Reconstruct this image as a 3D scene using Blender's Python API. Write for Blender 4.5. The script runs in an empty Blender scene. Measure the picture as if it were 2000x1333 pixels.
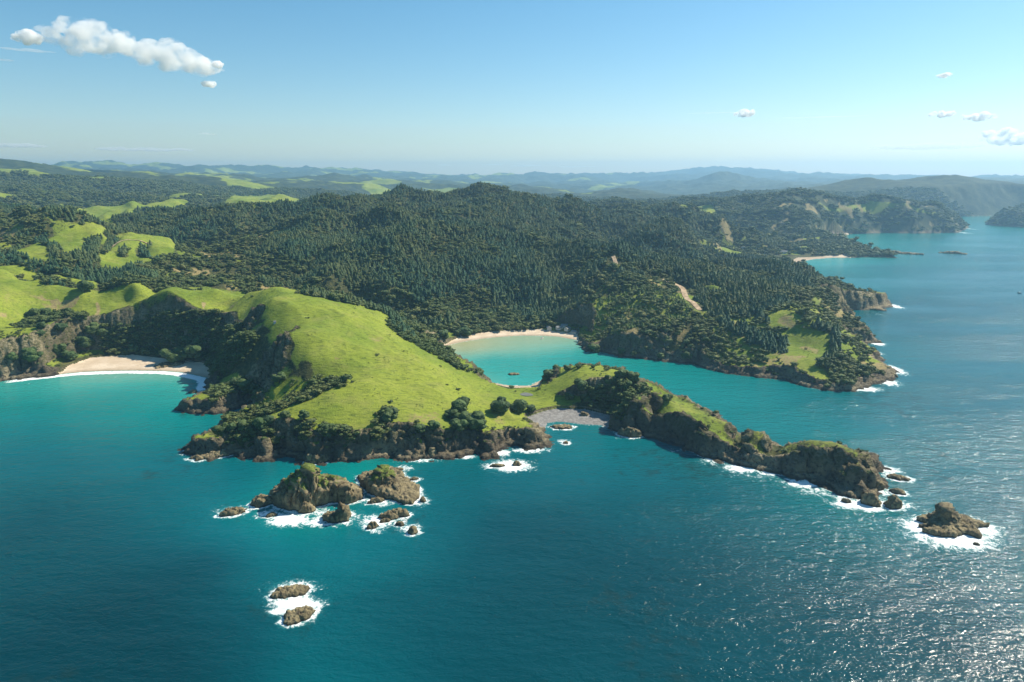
import bpy, bmesh, math, time
import numpy as np
from mathutils import Vector, Matrix
_t0 = time.time()
scene = bpy.context.scene
# ---------------------------------------------------------------- camera: a drone 200 m over the water
cam_d = bpy.data.cameras.new('camera'); cam = bpy.data.objects.new('camera', cam_d); scene.collection.objects.link(cam)
cam_d.sensor_width = 36; cam_d.lens = 36*1333/2000; cam_d.clip_start = 1; cam_d.clip_end = 120000
cam.location = (0, 0, 200); cam.rotation_euler = (math.pi/2 - math.atan((666.5-345)/1333.0), 0, 0)
scene.camera = cam
# ---------------------------------------------------------------- sky and sun (behind the bay, to the right)
SUN_AZ, SUN_EL = math.radians(60), math.radians(44)
world = bpy.data.worlds.new('World'); scene.world = world; world.use_nodes = True
wn = world.node_tree; wn.nodes.clear()
sky = wn.nodes.new('ShaderNodeTexSky'); sky.sky_type = 'NISHITA'; sky.sun_disc = False
sky.sun_elevation = SUN_EL; sky.sun_rotation = SUN_AZ; sky.air_density = 1.0; sky.dust_density = 0.4; sky.ozone_density = 2.0; sky.altitude = 200
bg = wn.nodes.new('ShaderNodeBackground'); bg.inputs[1].default_value = 0.078
hs = wn.nodes.new('ShaderNodeHueSaturation'); hs.inputs['Hue'].default_value = 0.486; hs.inputs['Saturation'].default_value = 1.3
wo = wn.nodes.new('ShaderNodeOutputWorld')
wn.links.new(sky.outputs[0], hs.inputs['Color']); wn.links.new(hs.outputs[0], bg.inputs[0]); wn.links.new(bg.outputs[0], wo.inputs[0])
sun_d = bpy.data.lights.new('sun', 'SUN'); sun_d.energy = 4.6; sun_d.angle = math.radians(0.53); sun_d.color = (1, 0.92, 0.77)
sun = bpy.data.objects.new('sun', sun_d); scene.collection.objects.link(sun); sun.location = (3000, 2000, 3000)
_s = Vector((math.sin(SUN_AZ)*math.cos(SUN_EL), math.cos(SUN_AZ)*math.cos(SUN_EL), math.sin(SUN_EL)))
sun.rotation_euler = _s.to_track_quat('Z', 'Y').to_euler()
scene.view_settings.view_transform = 'Standard'; scene.view_settings.look = 'None'
scene.view_settings.exposure = 0.74; scene.view_settings.gamma = 1.0
scene.render.engine = 'CYCLES'
scene.cycles.max_bounces = 20; scene.cycles.diffuse_bounces = 3; scene.cycles.glossy_bounces = 2; scene.cycles.volume_bounces = 20
scene.cycles.volume_step_rate = 0.35; scene.cycles.transparent_max_bounces = 8; scene.cycles.use_denoising = True

# ---------------------------------------------------------------- the place in metres: x right, y ahead of the lookout, z up
DATA = {
 'controls': [(-747.7,938.3,80.0),(-678.2,901.1,80.0),(-612.0,853.5,76.0),(-559.0,820.8,72.0),(-519.2,815.3,66.0),(-508.8,828.0,62.0),(-490.0,834.7,66.0),(-465.5,833.6,70.0),(-406.0,799.8,71.0),(-351.9,801.2,72.0),(-307.0,778.8,72.0),(-268.5,771.0,78.0),(-223.6,736.5,75.0),(-178.6,732.9,66.0),(-145.6,747.8,54.0),(-560.8,686.3,38.0),(-557.9,726.4,40.0),(-552.5,768.4,44.0),(-535.4,797.6,48.0),(-508.9,804.1,48.0),(-488.1,804.8,46.0),(-471.6,825.9,49.0),(-448.5,843.1,53.0),(-411.5,846.6,55.0),(-374.5,835.4,55.0),(-331.7,776.6,52.0),(-297.2,720.9,48.0),(-268.0,674.8,45.0),(-225.4,671.9,73.0),(-262.2,687.7,70.0),(-175.7,635.6,60.0),(-204.0,601.6,58.0),(-178.5,574.8,46.0),(-207.3,593.4,41.0),(-234.5,602.0,29.0),(-253.2,634.5,30.0),(-266.7,658.3,42.0),(-282.9,646.2,7.0),(-136.9,588.6,47.0),(-95.4,615.6,40.0),(-141.6,658.3,55.0),(-124.7,675.1,46.0),(-125.8,536.1,39.0),(-93.9,544.6,32.0),(-147.2,520.6,33.0),(-118.0,497.4,26.0),(-149.5,497.4,26.0),(-176.1,506.0,23.0),(-144.3,476.8,18.0),(-113.9,476.8,18.0),(-83.6,477.4,19.0),(-188.9,496.1,19.0),(-208.1,493.2,13.0),(-225.2,495.1,6.0),(-60.4,549.4,26.0),(-90.0,577.3,36.0),(-56.3,600.9,22.0),(-34.1,622.7,13.0),(-41.4,523.2,17.0),(-21.6,547.6,13.0),(0.0,603.2,8.0),(14.0,594.1,6.0),(0.0,543.2,10.0),(-47.3,495.7,15.0),(-16.4,516.0,10.0),(0.0,512.5,7.0),(26.8,565.2,7.0),(-208.6,550.6,12.0),(-173.7,552.9,24.0),(-144.1,549.8,34.0),(-247.6,606.3,7.0),(-266.2,589.2,11.0),(-258.9,587.8,9.0),(29.5,629.2,10.0),(44.0,626.3,17.0),(63.3,624.9,24.0),(93.2,597.1,27.0),(108.8,579.6,25.0),(125.0,558.2,20.0),(143.4,550.0,9.0),(48.8,562.3,8.0),(57.2,559.2,16.0),(67.4,573.6,24.0),(86.1,548.8,28.0),(104.4,530.5,25.0),(120.7,525.3,11.0),(113.6,527.5,4.0),(121.4,511.0,17.0),(127.6,510.2,19.0),(146.7,500.3,20.0),(161.9,490.9,18.0),(175.6,491.9,6.0),(181.9,473.7,18.0),(195.1,477.3,4.0),(196.8,463.2,9.0),(207.1,448.6,20.0),(227.0,442.6,19.0),(239.1,440.1,14.0),(250.2,441.9,6.0),(-110.8,719.6,31.0),(-81.0,747.1,7.0),(-125.5,743.9,40.0),(-113.0,817.3,17.0),(-221.7,970.8,16.0),(-139.2,909.2,6.0),(-99.8,865.4,3.0),(-418.7,1008.1,44.0),(-411.5,1094.7,52.0),(-306.2,1011.1,32.0),(102.6,782.8,10.0),(95.1,824.1,6.0),(130.7,857.0,32.0),(80.4,878.2,28.0),(136.3,771.9,24.0),(175.7,762.8,26.0),(173.2,746.2,8.0),(217.9,745.2,24.0),(232.9,715.6,10.0),(268.5,725.0,21.0),(263.3,707.9,12.0),(313.2,725.0,21.0),(293.7,648.1,8.0),(314.7,675.5,17.0),(325.8,651.5,7.0),(346.2,724.5,29.0),(345.6,752.8,41.0),(326.2,777.7,47.0),(325.3,859.4,58.0),(264.1,872.1,56.0),(195.2,859.4,58.0),(147.7,978.9,52.0),(89.9,992.9,50.0),(412.5,826.3,18.0),(372.5,682.6,5.0),(393.0,734.8,9.0),(433.7,888.8,26.0),(306.8,753.7,30.0),(295.3,679.3,15.0),(158.7,1119.4,84.0),(229.9,1024.6,84.0),(318.6,1063.1,72.0),(417.5,1111.7,54.0),(506.4,1118.8,30.0),(568.5,1156.9,14.0),(-32.4,844.5,4.0),(-35.9,941.7,12.0),(0.0,979.5,33.0),(0.0,1018.8,73.0),(-103.3,910.0,44.0),(-114.3,1020.7,88.0),(-182.2,969.6,64.0),(-262.8,974.5,78.0),(-362.1,1102.4,82.0),(-327.4,1227.0,104.0),(-216.6,1168.5,108.0),(-47.6,1285.4,100.0),(68.3,1143.2,78.0),(50.7,1373.9,114.0),(97.5,1314.6,100.0),(-597.7,1343.8,98.0),(-565.8,1392.5,115.0),(-457.4,1285.4,104.0),(-68.8,899.4,6.0),(-222.5,979.5,33.0),(263.9,1418.9,76.0),(344.9,1553.6,99.0),(597.7,2015.7,56.0),(216.6,1460.7,92.0),(417.6,1601.3,49.0),(703.6,2098.2,6.0),(762.8,1821.4,4.0),(642.9,2161.8,21.0),(856.3,1789.8,6.0),(908.9,1786.7,3.0),(599.3,1821.4,5.0),(-554.7,1712.4,122.6),(-484.3,1733.6,131.8),(-387.2,1757.9,139.1),(-339.9,1818.5,154.4),(-268.4,1830.4,150.2),(-192.2,1870.2,137.3),(-139.0,1894.9,143.4),(-76.5,1898.5,155.5),(0.0,1850.0,144.5),(79.3,1798.3,132.8),(158.3,1793.0,123.9),(243.2,1834.0,111.8),(345.1,1868.4,89.4),(449.1,2102.6,104.2),(524.5,2033.4,101.1),(579.8,1914.1,88.9),(815.1,2574.0,91.0),(948.1,2581.4,118.6),(1063.9,2590.0,133.2),(1127.6,2562.9,137.5),(1220.5,2520.0,131.3),(1285.5,2431.0,128.8),(1344.9,2341.2,104.5),(1381.5,2226.2,80.1),(1392.8,2148.0,56.1),(866.2,2345.1,69.7),(1036.6,2340.7,78.4),(1175.9,2273.9,75.5),(1259.8,2182.5,66.5),(-700.5,1154.0,127.7),(-705.5,1091.9,117.2),(-706.5,1006.8,101.4),(-703.1,947.7,91.6),(-632.7,1112.7,111.6),(-569.0,1090.5,99.6),(-518.8,1059.8,91.4),(-586.2,1047.1,97.4),(-610.9,1021.2,92.4),(-617.7,970.0,90.5),(-554.4,984.7,80.0),(-615.8,911.5,88.9),(-636.7,847.5,94.2),(-1126.4,1530.1,131.8),(-1022.6,1541.7,124.6),(-914.9,1550.2,117.5),(-812.4,1550.0,113.0),(-952.8,1285.3,106.0),(-886.9,1331.7,112.6),(-925.8,1180.2,121.8),(-1563.7,2442.3,107.4),(-1521.7,2585.4,105.7),(-1419.0,2643.2,107.4),(-1413.2,2871.0,111.8),(-1290.7,2928.1,110.1),(-1107.0,2895.6,102.7),(-1024.5,3031.6,106.9),(-893.4,2759.0,95.4),(-1270.0,2153.4,102.8),(-1107.5,2241.3,95.6),(-939.4,2316.8,95.4),(-2568.7,3322.9,200.0),(-2475.0,3393.3,197.6),(-2319.6,3380.8,188.0),(-2110.3,3398.0,173.5),(-2058.3,3661.1,181.8),(-1956.4,3829.1,186.4),(-1733.6,3825.5,164.7),(-1495.0,3710.1,128.7),(-1295.8,3678.4,102.9),(-1775.6,2418.1,131.0),(-1764.3,2669.7,123.8),(-1735.5,3154.0,121.3),(-1531.5,3368.1,120.8),(-3291.2,4530.8,273.6),(-3159.4,4623.7,262.1),(-2990.4,4616.0,235.9),(-2770.5,4751.2,210.1),(-2492.3,4677.5,183.4),(-3455.1,4407.1,284.0),(-1991.2,6187.5,125.2),(-1871.5,6745.2,166.5),(-1603.7,7326.5,184.4),(-1110.9,6911.3,146.0),(-709.3,6461.2,103.5),(-285.4,6493.7,84.4),(190.4,6497.2,75.1),(-2571.2,7045.5,175.0),(-2835.6,6943.3,200.0),(-8122.0,10150.5,307.7),(-7645.5,10514.1,326.4),(-7117.1,10878.7,346.1),(-6783.1,11672.2,389.6),(-6121.5,12032.3,370.0),(-5397.8,12373.9,357.4),(-4613.6,12687.2,343.5),(-3912.5,13442.2,323.6),(-2987.8,13677.5,287.1),(-2019.6,13853.6,229.4),(-1019.1,13962.9,150.5),(-379.1,12994.5,190.8),(189.4,12998.6,246.0),(884.3,13471.0,190.4),(2164.2,14843.1,221.0),(3204.9,14653.6,220.8),(3604.8,14560.4,292.8),(4188.0,14403.5,393.4),(4762.7,14223.8,310.7),(5580.0,13923.5,249.3),(6426.9,13553.4,180.8),(7202.8,13157.5,153.3),(8845.4,12114.4,139.8),(9645.7,11487.4,142.9),(2172.6,8733.8,82.0),(2348.0,8688.3,144.5),(2633.7,8606.0,230.5),(2779.0,8560.2,187.9),(2981.3,8491.9,97.4),(1408.8,4797.4,66.5),(1534.6,4758.7,101.7),(1691.8,4705.1,79.2),(1264.2,4526.8,54.5),(1414.7,3634.4,93.6),(1783.2,4131.6,147.1),(2014.6,4246.3,184.9),(2111.8,4198.9,208.9),(2234.5,4134.9,176.5),(2370.3,4058.5,182.7),(2478.7,3993.2,177.3),(2582.3,3927.0,169.3),(2891.4,3956.0,163.5),(3037.3,3845.1,153.5),(3234.8,3680.5,134.5),(1786.5,3466.7,63.5),(1980.5,3359.7,55.6),(2209.4,3334.5,68.7),(2371.5,3221.2,73.2),(2517.3,3108.5,77.6),(422.3,2869.1,91.2),(544.8,2848.4,96.1),(660.6,2721.0,100.8),(763.0,2590.0,94.3),(435.3,2461.8,96.0),(402.2,5485.3,78.8),(654.6,4957.0,76.3),(956.2,5213.0,69.9),(0.0,885.0,4.0),(-63.6,872.7,4.0),(45.4,888.8,5.0),(-493.8,752.4,46.0),(-418.3,819.4,44.0),(-308.3,845.5,46.0),(-240.4,867.3,34.0),(-185.9,849.9,25.0),(-577.6,754.3,60.0),(267.2,1221.1,48.0),(420.9,1282.7,24.0),(173.2,1187.4,74.0),(521.2,1299.4,10.0),(-55.3,758.0,6.0),(0.0,2300.0,90.0),(-332.0,2275.9,80.0),(-616.1,2112.0,70.0),(250.1,2286.4,80.0),(534.3,2442.2,60.0),(-801.7,1832.3,80.0),(-1108.6,1900.2,50.0),(-1355.2,1858.3,60.0),(-505.1,3463.4,60.0),(0.0,4000.0,60.0),(-1036.1,3552.0,50.0),(519.6,3562.3,40.0),(1060.2,3230.5,40.0),(717.7,6560.9,-6.0),(923.7,6333.0,-8.0),(1300.4,6368.6,-8.0),(1564.3,6309.0,-8.0),(1789.3,6456.7,-4.0),(545.5,7480.1,20.0),(1524.6,8362.2,40.0),(2398.0,6576.4,60.0),(3426.7,7228.9,100.0),(-691.0,9474.8,80.0),(-2800.4,9599.9,150.0),(-4319.4,8461.2,150.0),(-5597.7,7675.7,200.0),(3220.4,11039.9,90.0),(1659.8,11379.6,80.0),(4031.4,6910.0,120.0),(4713.8,6463.7,120.0),(-607.4,520.6,70.0),(-1139.0,976.1,90.0),(-2277.9,1952.2,100.0),(-4555.8,3904.4,200.0),(-9871.0,8459.6,330.0),(4670.1,3766.9,80.0),(9340.3,7533.9,200.0),(-10252.6,14058.6,150.0),(0.0,17400.0,100.0),(10252.6,14058.6,100.0),(3577.6,3773.7,60.0),(178.2,499.1,3.0),(196.8,481.3,3.0),(199.8,488.7,3.0),(121.0,562.1,4.0),(123.8,574.8,5.0),(172.1,482.2,4.0),(169.1,473.7,4.0),(178.6,464.9,15.0),(181.7,480.8,14.0),(181.6,464.8,14.0),(192.2,470.2,4.0),(188.4,461.0,4.0),(185.4,453.6,4.0),(115.8,537.7,4.0),(118.3,549.4,4.0),(121.1,526.2,8.0)],
 'coast': [(-545.4,607.8),(-529.3,636.5),(-514.3,657.0),(-503.9,664.2),(-493.3,671.4),(-478.6,677.0),(-469.0,682.6),(-452.4,690.3),(-433.1,694.2),(-401.7,696.1),(-368.2,694.2),(-343.8,688.3),(-311.5,669.6),(-298.7,648.3),(-294.4,634.8),(-290.8,618.7),(-284.3,585.7),(-289.6,580.1),(-293.9,571.8),(-279.5,561.1),(-250.2,561.1),(-241.7,575.9),(-239.2,590.0),(-230.2,597.3),(-226.9,570.4),(-228.7,558.4),(-239.6,539.5),(-237.4,516.0),(-240.6,507.1),(-245.4,495.3),(-248.2,481.0),(-241.0,471.3),(-218.1,467.5),(-202.7,471.3),(-197.5,464.7),(-176.4,461.0),(-172.0,471.3),(-155.0,467.5),(-153.1,456.4),(-141.3,456.4),(-124.0,459.2),(-111.4,461.0),(-97.4,465.6),(-87.6,469.4),(-77.8,460.1),(-65.4,461.0),(-52.6,463.8),(-36.2,469.4),(-24.8,475.2),(-20.7,467.5),(-14.3,467.5),(-5.8,481.0),(3.5,490.1),(13.1,479.1),(28.2,488.1),(27.6,500.6),(21.0,516.0),(27.1,524.0),(29.5,537.0),(38.7,540.7),(47.0,538.3),(57.4,534.6),(73.7,532.2),(84.4,516.0),(87.5,507.1),(103.1,508.2),(106.7,503.8),(115.7,500.6),(124.8,493.2),(128.4,479.1),(146.2,468.4),(160.7,450.2),(173.7,445.8),(189.0,439.0),(192.1,430.7),(203.3,420.4),(212.5,418.1),(216.1,408.2),(225.5,403.1),(241.1,413.5),(250.1,427.5),(250.0,437.3),(260.1,442.4),(260.2,452.8),(257.6,463.8),(242.9,472.3),(221.1,477.1),(203.8,479.1),(199.1,488.1),(193.3,501.7),(181.7,510.4),(173.2,524.0),(174.9,555.8),(160.0,578.7),(145.6,595.8),(139.7,612.4),(117.0,620.3),(99.9,636.5),(66.7,655.3),(46.6,662.4),(31.0,660.6),(26.2,657.0),(17.1,641.5),(5.0,641.5),(-7.6,644.9),(-20.5,653.5),(-31.4,669.6),(-51.8,700.1),(-67.6,724.7),(-71.5,742.0),(-75.7,769.5),(-72.8,783.9),(-87.7,798.9),(-82.5,796.4),(-72.4,814.5),(-54.5,830.6),(-32.6,844.5),(-9.9,853.1),(13.2,858.9),(36.4,858.9),(59.2,853.1),(82.3,833.4),(82.8,811.8),(88.1,779.1),(105.0,779.1),(124.3,755.5),(144.5,744.2),(167.4,735.4),(202.9,722.6),(212.8,696.1),(229.8,684.5),(247.4,675.1),(275.7,662.4),(288.8,638.2),(301.0,628.3),(319.9,623.4),(352.0,643.2),(387.0,666.0),(401.2,690.3),(406.5,710.1),(396.9,718.4),(415.5,742.0),(410.3,757.8),(405.3,791.4),(414.0,814.5),(450.7,819.8),(455.3,836.1),(458.7,876.7),(457.8,914.6),(491.0,934.7),(479.8,948.6),(475.5,985.1),(506.3,1000.5),(512.4,1032.6),(552.3,1036.8),(600.2,1062.4),(614.7,1093.9),(597.7,1117.5),(590.3,1142.1),(610.8,1205.6),(624.0,1288.8),(617.2,1362.3),(617.2,1436.5),(607.1,1493.3),(616.0,1545.6),(680.0,1545.6),(666.0,1582.4),(655.7,1601.5),(689.9,1641.0),(749.3,1693.2),(808.7,1726.0),(854.0,1726.0),(911.5,1737.3),(973.0,1726.0),(988.9,1771.8),(954.2,1807.7),(986.1,1897.3),(991.4,1996.0),(981.9,2088.9),(988.2,2173.1),(995.5,2226.8),(1054.2,2283.2),(1125.4,2362.9),(1201.6,2448.3),(1334.5,2493.3),(1469.5,2470.6),(1636.5,2516.4),(1812.9,2744.9),(1946.7,2985.2),(2151.5,3350.7),(2244.9,3522.8),(2373.9,3568.5),(2707.0,3663.7),(2994.9,3522.8),(6500.0,3900.0),(30000.0,6000.0),(30000.0,30000.0),(-30000.0,30000.0),(-30000.0,900.0),(-900.0,560.0)],
 'islands': [[(2039.7,2985.2),(2004.3,2860.1),(2057.3,2772.8),(2178.4,2717.5),(2425.5,2921.3),(2553.9,3194.4),(2420.4,3270.7),(2272.7,3232.1)]],
 'beaches': [[(-466.1,671.7),(-474.7,704.5),(-466.3,731.7),(-426.7,742.7),(-400.3,736.1),(-330.6,712.7),(-306.3,662.6),(-342.0,662.6),(-419.9,671.7)],[(-87.0,775.2),(-76.1,821.0),(-65.0,843.1),(-26.8,869.3),(40.7,881.5),(83.1,863.4),(83.7,821.0),(38.0,821.0),(-51.9,789.9)],[(-20.5,655.5),(28.4,659.1),(24.5,625.1),(0.0,621.9),(-17.5,636.6)],[(13.0,545.4),(26.5,558.3),(40.3,566.2),(62.4,563.5),(82.8,549.2),(77.1,523.7),(37.7,526.0),(20.9,526.0)],[(640.5,1593.5),(725.5,1728.6),(865.0,1763.0),(838.9,1674.1),(710.5,1603.2),(655.1,1556.0)],[(969.5,2197.6),(1094.7,2392.9),(1197.2,2458.2),(1158.8,2330.8),(999.4,2162.2)]],
 'shingle': [(8.7,545.4),(26.8,563.5),(40.7,571.6),(63.0,568.9),(85.5,553.1),(80.6,519.1),(37.2,519.1),(16.5,519.1)],
 'water': [(0.0,836.11,1.25),(-49.88,806.64,1.35),(-59.63,769.47,1.2),(64.49,836.11,1.2),(-28.98,746.43,0.95),(17.39,746.43,0.92),(57.95,746.43,0.85),(0.0,665.96,0.9),(-20.57,657.03,0.95),(31.65,675.12,0.85),(84.55,724.66,0.72),(109.73,704.05,0.68),(156.25,665.96,0.6),(166.81,714.22,0.55),(198.3,631.54,0.52),(226.08,571.78,0.42),(277.4,585.71,0.35),(285.18,510.39,0.3),(296.55,460.07,0.25),(282.69,382.46,0.2),(521.58,746.43,0.2),(564.76,1058.07,0.25),(1194.59,1771.82,0.35),(822.94,1563.81,0.5),(763.81,1641.03,0.9),(1069.82,2208.63,0.8),(1371.57,2302.66,0.5),(1861.41,2638.51,0.55),(-398.71,680.72,1.05),(-334.32,657.03,0.95),(-437.19,657.03,0.95),(-471.68,639.83,0.85),(-363.06,615.55,0.7),(-307.42,600.29,0.72),(-416.09,585.71,0.62),(-462.33,585.71,0.62),(-263.0,533.43,0.5),(-325.92,510.39,0.4),(-384.55,479.07,0.33),(-249.38,521.68,0.42),(-259.49,460.07,0.28),(-175.84,434.0,0.3),(-124.15,438.16,0.52),(-100.18,442.39,0.55),(-226.08,571.78,0.35),(-125.64,382.46,0.5),(-136.13,375.99,0.5),(-74.25,375.99,0.35),(-282.69,382.46,0.16),(-163.5,325.42,0.1),(-103.48,289.62,0.25),(-215.43,247.16,0.02),(-86.17,247.16,0.0),(0.0,247.16,0.0),(0.0,325.42,0.08),(0.0,382.46,0.14),(-17.58,434.0,0.25),(40.74,510.39,0.32),(57.68,479.07,0.3),(111.21,460.07,0.27),(162.0,396.03,0.22),(212.27,399.55,0.35),(109.0,325.42,0.1),(129.26,247.16,0.08),(215.43,247.16,0.08),(-150.8,247.16,0.0),(62.82,382.46,0.17),(-70.34,434.0,0.3)],
 'cover': {'pasture': [[(-711.7,874.3),(-650.4,863.7),(-563.1,826.4),(-508.3,826.7),(-465.6,833.3),(-397.0,781.6),(-389.9,887.1),(-354.7,899.2),(-265.8,762.6),(-217.7,716.4),(-175.4,719.4),(-143.8,740.8),(-127.1,695.3),(-101.1,682.3),(-72.6,669.2),(-36.6,624.5),(-19.2,611.6),(0.0,600.4),(22.0,636.1),(37.6,641.4),(63.6,617.8),(91.9,588.5),(95.8,578.0),(68.7,584.7),(58.6,582.0),(50.3,569.1),(26.7,561.7),(15.3,550.3),(1.2,511.6),(-15.8,494.7),(-28.2,506.4),(-37.1,490.0),(-55.7,501.3),(-77.2,485.7),(-97.1,477.4),(-116.9,472.6),(-152.2,476.7),(-178.4,486.0),(-191.3,485.0),(-221.9,506.7),(-212.8,515.3),(-188.6,518.1),(-163.0,517.2),(-133.3,531.9),(-148.7,560.1),(-194.6,565.5),(-237.0,604.3),(-282.7,640.6),(-281.0,651.0),(-265.8,647.2),(-250.4,650.3),(-261.6,661.5),(-298.7,728.0),(-329.3,779.3),(-344.8,780.7),(-362.9,768.7),(-415.5,779.0),(-443.9,776.1),(-486.0,800.7),(-504.1,805.3),(-532.1,801.6),(-544.4,792.3),(-550.6,765.1),(-544.9,709.7),(-560.6,674.0)],[(-566.2,693.2),(-533.3,731.2),(-503.7,767.5),(-450.1,762.0),(-407.9,745.7),(-362.2,741.2),(-307.8,727.6),(-281.2,727.5),(-301.4,794.8),(-396.8,824.5),(-465.5,851.0),(-490.8,830.9),(-546.0,831.8),(-595.1,816.0),(-645.2,790.0)],[(-704.1,900.9),(-674.8,897.6),(-621.5,877.5),(-572.0,870.8),(-536.9,871.9),(-518.1,839.7),(-550.2,855.0),(-584.0,849.9),(-652.6,867.4)],[(-700.9,944.8),(-715.9,1019.9),(-704.3,1077.2),(-686.2,1130.0),(-671.1,1137.8),(-645.7,1140.5),(-714.0,1367.8),(-602.9,1227.5),(-519.2,1047.4),(-530.9,981.4),(-533.2,932.8),(-559.1,929.4),(-594.4,988.5),(-626.7,1028.7),(-610.3,976.6),(-601.8,911.6),(-635.2,900.4),(-666.6,904.8)],[(311.1,741.2),(329.8,739.3),(346.3,728.9),(335.6,698.7),(307.2,666.7),(295.8,686.5),(299.7,717.5)],[(303.9,787.5),(314.2,774.9),(321.6,747.1),(313.0,746.5),(301.8,772.7)],[(266.0,933.3),(277.2,914.2),(289.1,896.4),(272.4,897.0)],[(526.1,2644.8),(660.1,2717.2),(742.5,2518.1),(711.3,2409.0),(488.9,1949.1)],[(444.9,1588.8),(526.7,1678.0),(563.2,1672.0),(530.1,1608.3),(463.2,1547.3)],[(718.8,1812.9),(779.6,1845.2),(751.1,1791.4),(708.2,1784.2)],[(869.4,2066.8),(921.5,2063.6),(894.3,2000.8),(855.7,1997.0)],[(1100.5,2492.2),(1342.1,2606.5),(1496.1,2567.1),(1576.2,2571.5),(1330.9,2576.0),(1218.9,2543.6)],[(40.7,882.6),(67.5,878.9),(80.1,868.1),(60.3,871.1)],[(-99.9,866.1),(-79.5,860.6),(-71.6,845.0),(-82.6,824.1)],[(-1542.1,2380.3),(-1255.5,2275.0),(-1242.1,2725.0),(-1149.1,2437.2),(-1147.1,2101.2),(-712.8,1137.0)],[(-1478.0,3696.4),(-1212.8,3755.6),(-926.4,3073.4),(-560.1,1520.4),(-1064.1,2581.0)],[(-2934.2,4033.8),(-2924.0,4276.4),(-2159.5,3483.8),(-2091.2,3871.6),(-2031.8,3478.4),(-2292.1,3343.6)]],'scrub': [[(-656.9,1377.4),(-580.3,1363.8),(-525.5,1479.4),(-405.5,1157.6),(-343.9,1035.9),(-248.1,963.9),(-249.5,747.6),(-392.1,892.8),(-398.8,786.1),(-501.4,951.2)],[(86.1,860.7),(110.4,971.9),(146.9,1032.3),(218.0,998.0),(251.2,947.8),(236.0,813.2),(266.8,792.4),(303.1,758.9),(277.8,632.0),(172.7,741.4),(84.7,781.7)],[(247.7,1661.8),(339.8,1527.7),(563.2,1902.7),(818.5,2296.2),(874.2,1951.8),(913.6,1795.1),(662.3,1768.1),(464.7,1553.5)],[(801.1,2528.4),(1132.8,2573.4),(1382.7,2614.0),(1788.8,2742.0),(1604.0,2509.4),(941.7,2109.8),(818.5,2296.2),(737.9,2378.3)],[(450.0,990.6),(660.3,1263.9),(597.1,1058.2),(384.3,664.1),(277.8,632.0),(292.0,760.5)],[(-1104.3,1494.9),(-724.2,1087.4),(-691.1,1109.9),(-719.8,1049.9),(-709.8,947.5)]],'young': [[(99.9,866.8),(122.3,894.3),(201.2,916.3),(220.0,864.4),(224.6,804.7),(177.4,769.8),(120.7,783.2)]],'gully': [[(-212.2,542.2),(-188.3,543.2),(-174.3,555.5),(-157.7,560.5),(-134.4,540.2),(-136.9,529.2),(-158.1,514.8),(-184.8,507.6),(-214.4,519.4),(-229.8,506.0),(-239.3,537.8),(-216.2,535.2)],[(-326.3,749.2),(-275.4,683.0),(-246.8,647.0),(-257.0,633.7),(-287.6,645.1),(-311.3,669.3),(-330.7,707.9),(-381.0,732.5),(-442.8,741.4),(-461.6,744.5),(-466.0,762.2),(-414.2,774.2),(-343.5,755.8)],[(-133.1,723.1),(-117.3,763.8),(-93.4,806.7),(-62.3,669.2),(-39.6,634.7),(-59.6,638.7),(-103.5,670.5),(-125.4,694.5)],[(-537.7,714.4),(-550.6,765.1),(-531.8,800.8),(-481.0,762.1),(-484.6,757.3),(-504.1,739.3),(-523.8,725.5)],[(-270.0,614.8),(-250.0,614.2),(-219.7,582.5),(-216.7,561.4),(-247.0,591.5)],[(-277.9,588.9),(-282.3,626.4),(-260.2,602.0),(-249.9,581.5),(-260.6,569.2)],[(-102.9,500.3),(-91.3,501.7),(-91.5,476.6),(-102.2,473.2)],[(-225.2,504.7),(-182.3,486.7),(-176.8,479.6),(-209.6,475.6)],[(-157.7,482.4),(-116.8,472.2),(-116.5,469.1),(-151.8,473.5)],[(59.6,584.7),(93.9,570.4),(117.6,574.5),(99.1,522.0),(62.5,564.7)]],'dry': [[(-84.8,498.4),(-55.0,514.7),(-49.2,482.4),(-80.8,482.8)],[(-185.6,486.3),(-158.0,484.0),(-152.2,476.7),(-185.4,484.2)],[(-21.4,542.8),(-6.3,529.2),(0.0,511.6),(-16.1,505.7)],[(-597.5,789.2),(-582.9,792.3),(-567.4,759.2),(-567.9,744.8)],[(-146.5,634.5),(-120.5,651.5),(-124.5,620.1)],[(61.2,602.5),(90.8,581.2),(85.7,575.9),(64.2,585.2)],[(-163.0,584.3),(-139.8,581.0),(-155.5,571.1)]],'patch': [[(-666.2,1121.4),(-796.8,1421.1),(-648.2,1160.6),(-644.3,1100.2),(-657.5,1101.7)],[(-666.9,1071.3),(-654.1,1097.9),(-593.6,986.8),(-607.5,975.2)],[(-706.6,1038.3),(-698.3,1045.1),(-599.2,921.6),(-604.6,910.8),(-641.2,943.5)],[(-584.8,1015.4),(-596.0,1064.3),(-567.4,1014.7),(-574.7,1002.1)],[(-590.4,1069.6),(-590.1,1114.3),(-546.0,1022.2),(-561.1,1017.1)],[(-722.7,975.6),(-676.1,952.5),(-638.9,895.6),(-683.9,922.0)],[(-630.5,1048.8),(-649.9,1110.9),(-644.4,1131.7),(-594.8,1013.8),(-591.2,986.2)]],'bare': [[(-506.8,818.7),(-496.2,809.3),(-469.4,760.1),(-473.1,758.6),(-494.8,799.7)],[(-357.7,774.1),(-353.3,776.1),(-348.3,757.9)],[(-113.7,476.1),(-106.2,476.2),(-107.6,473.2)]]},
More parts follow.
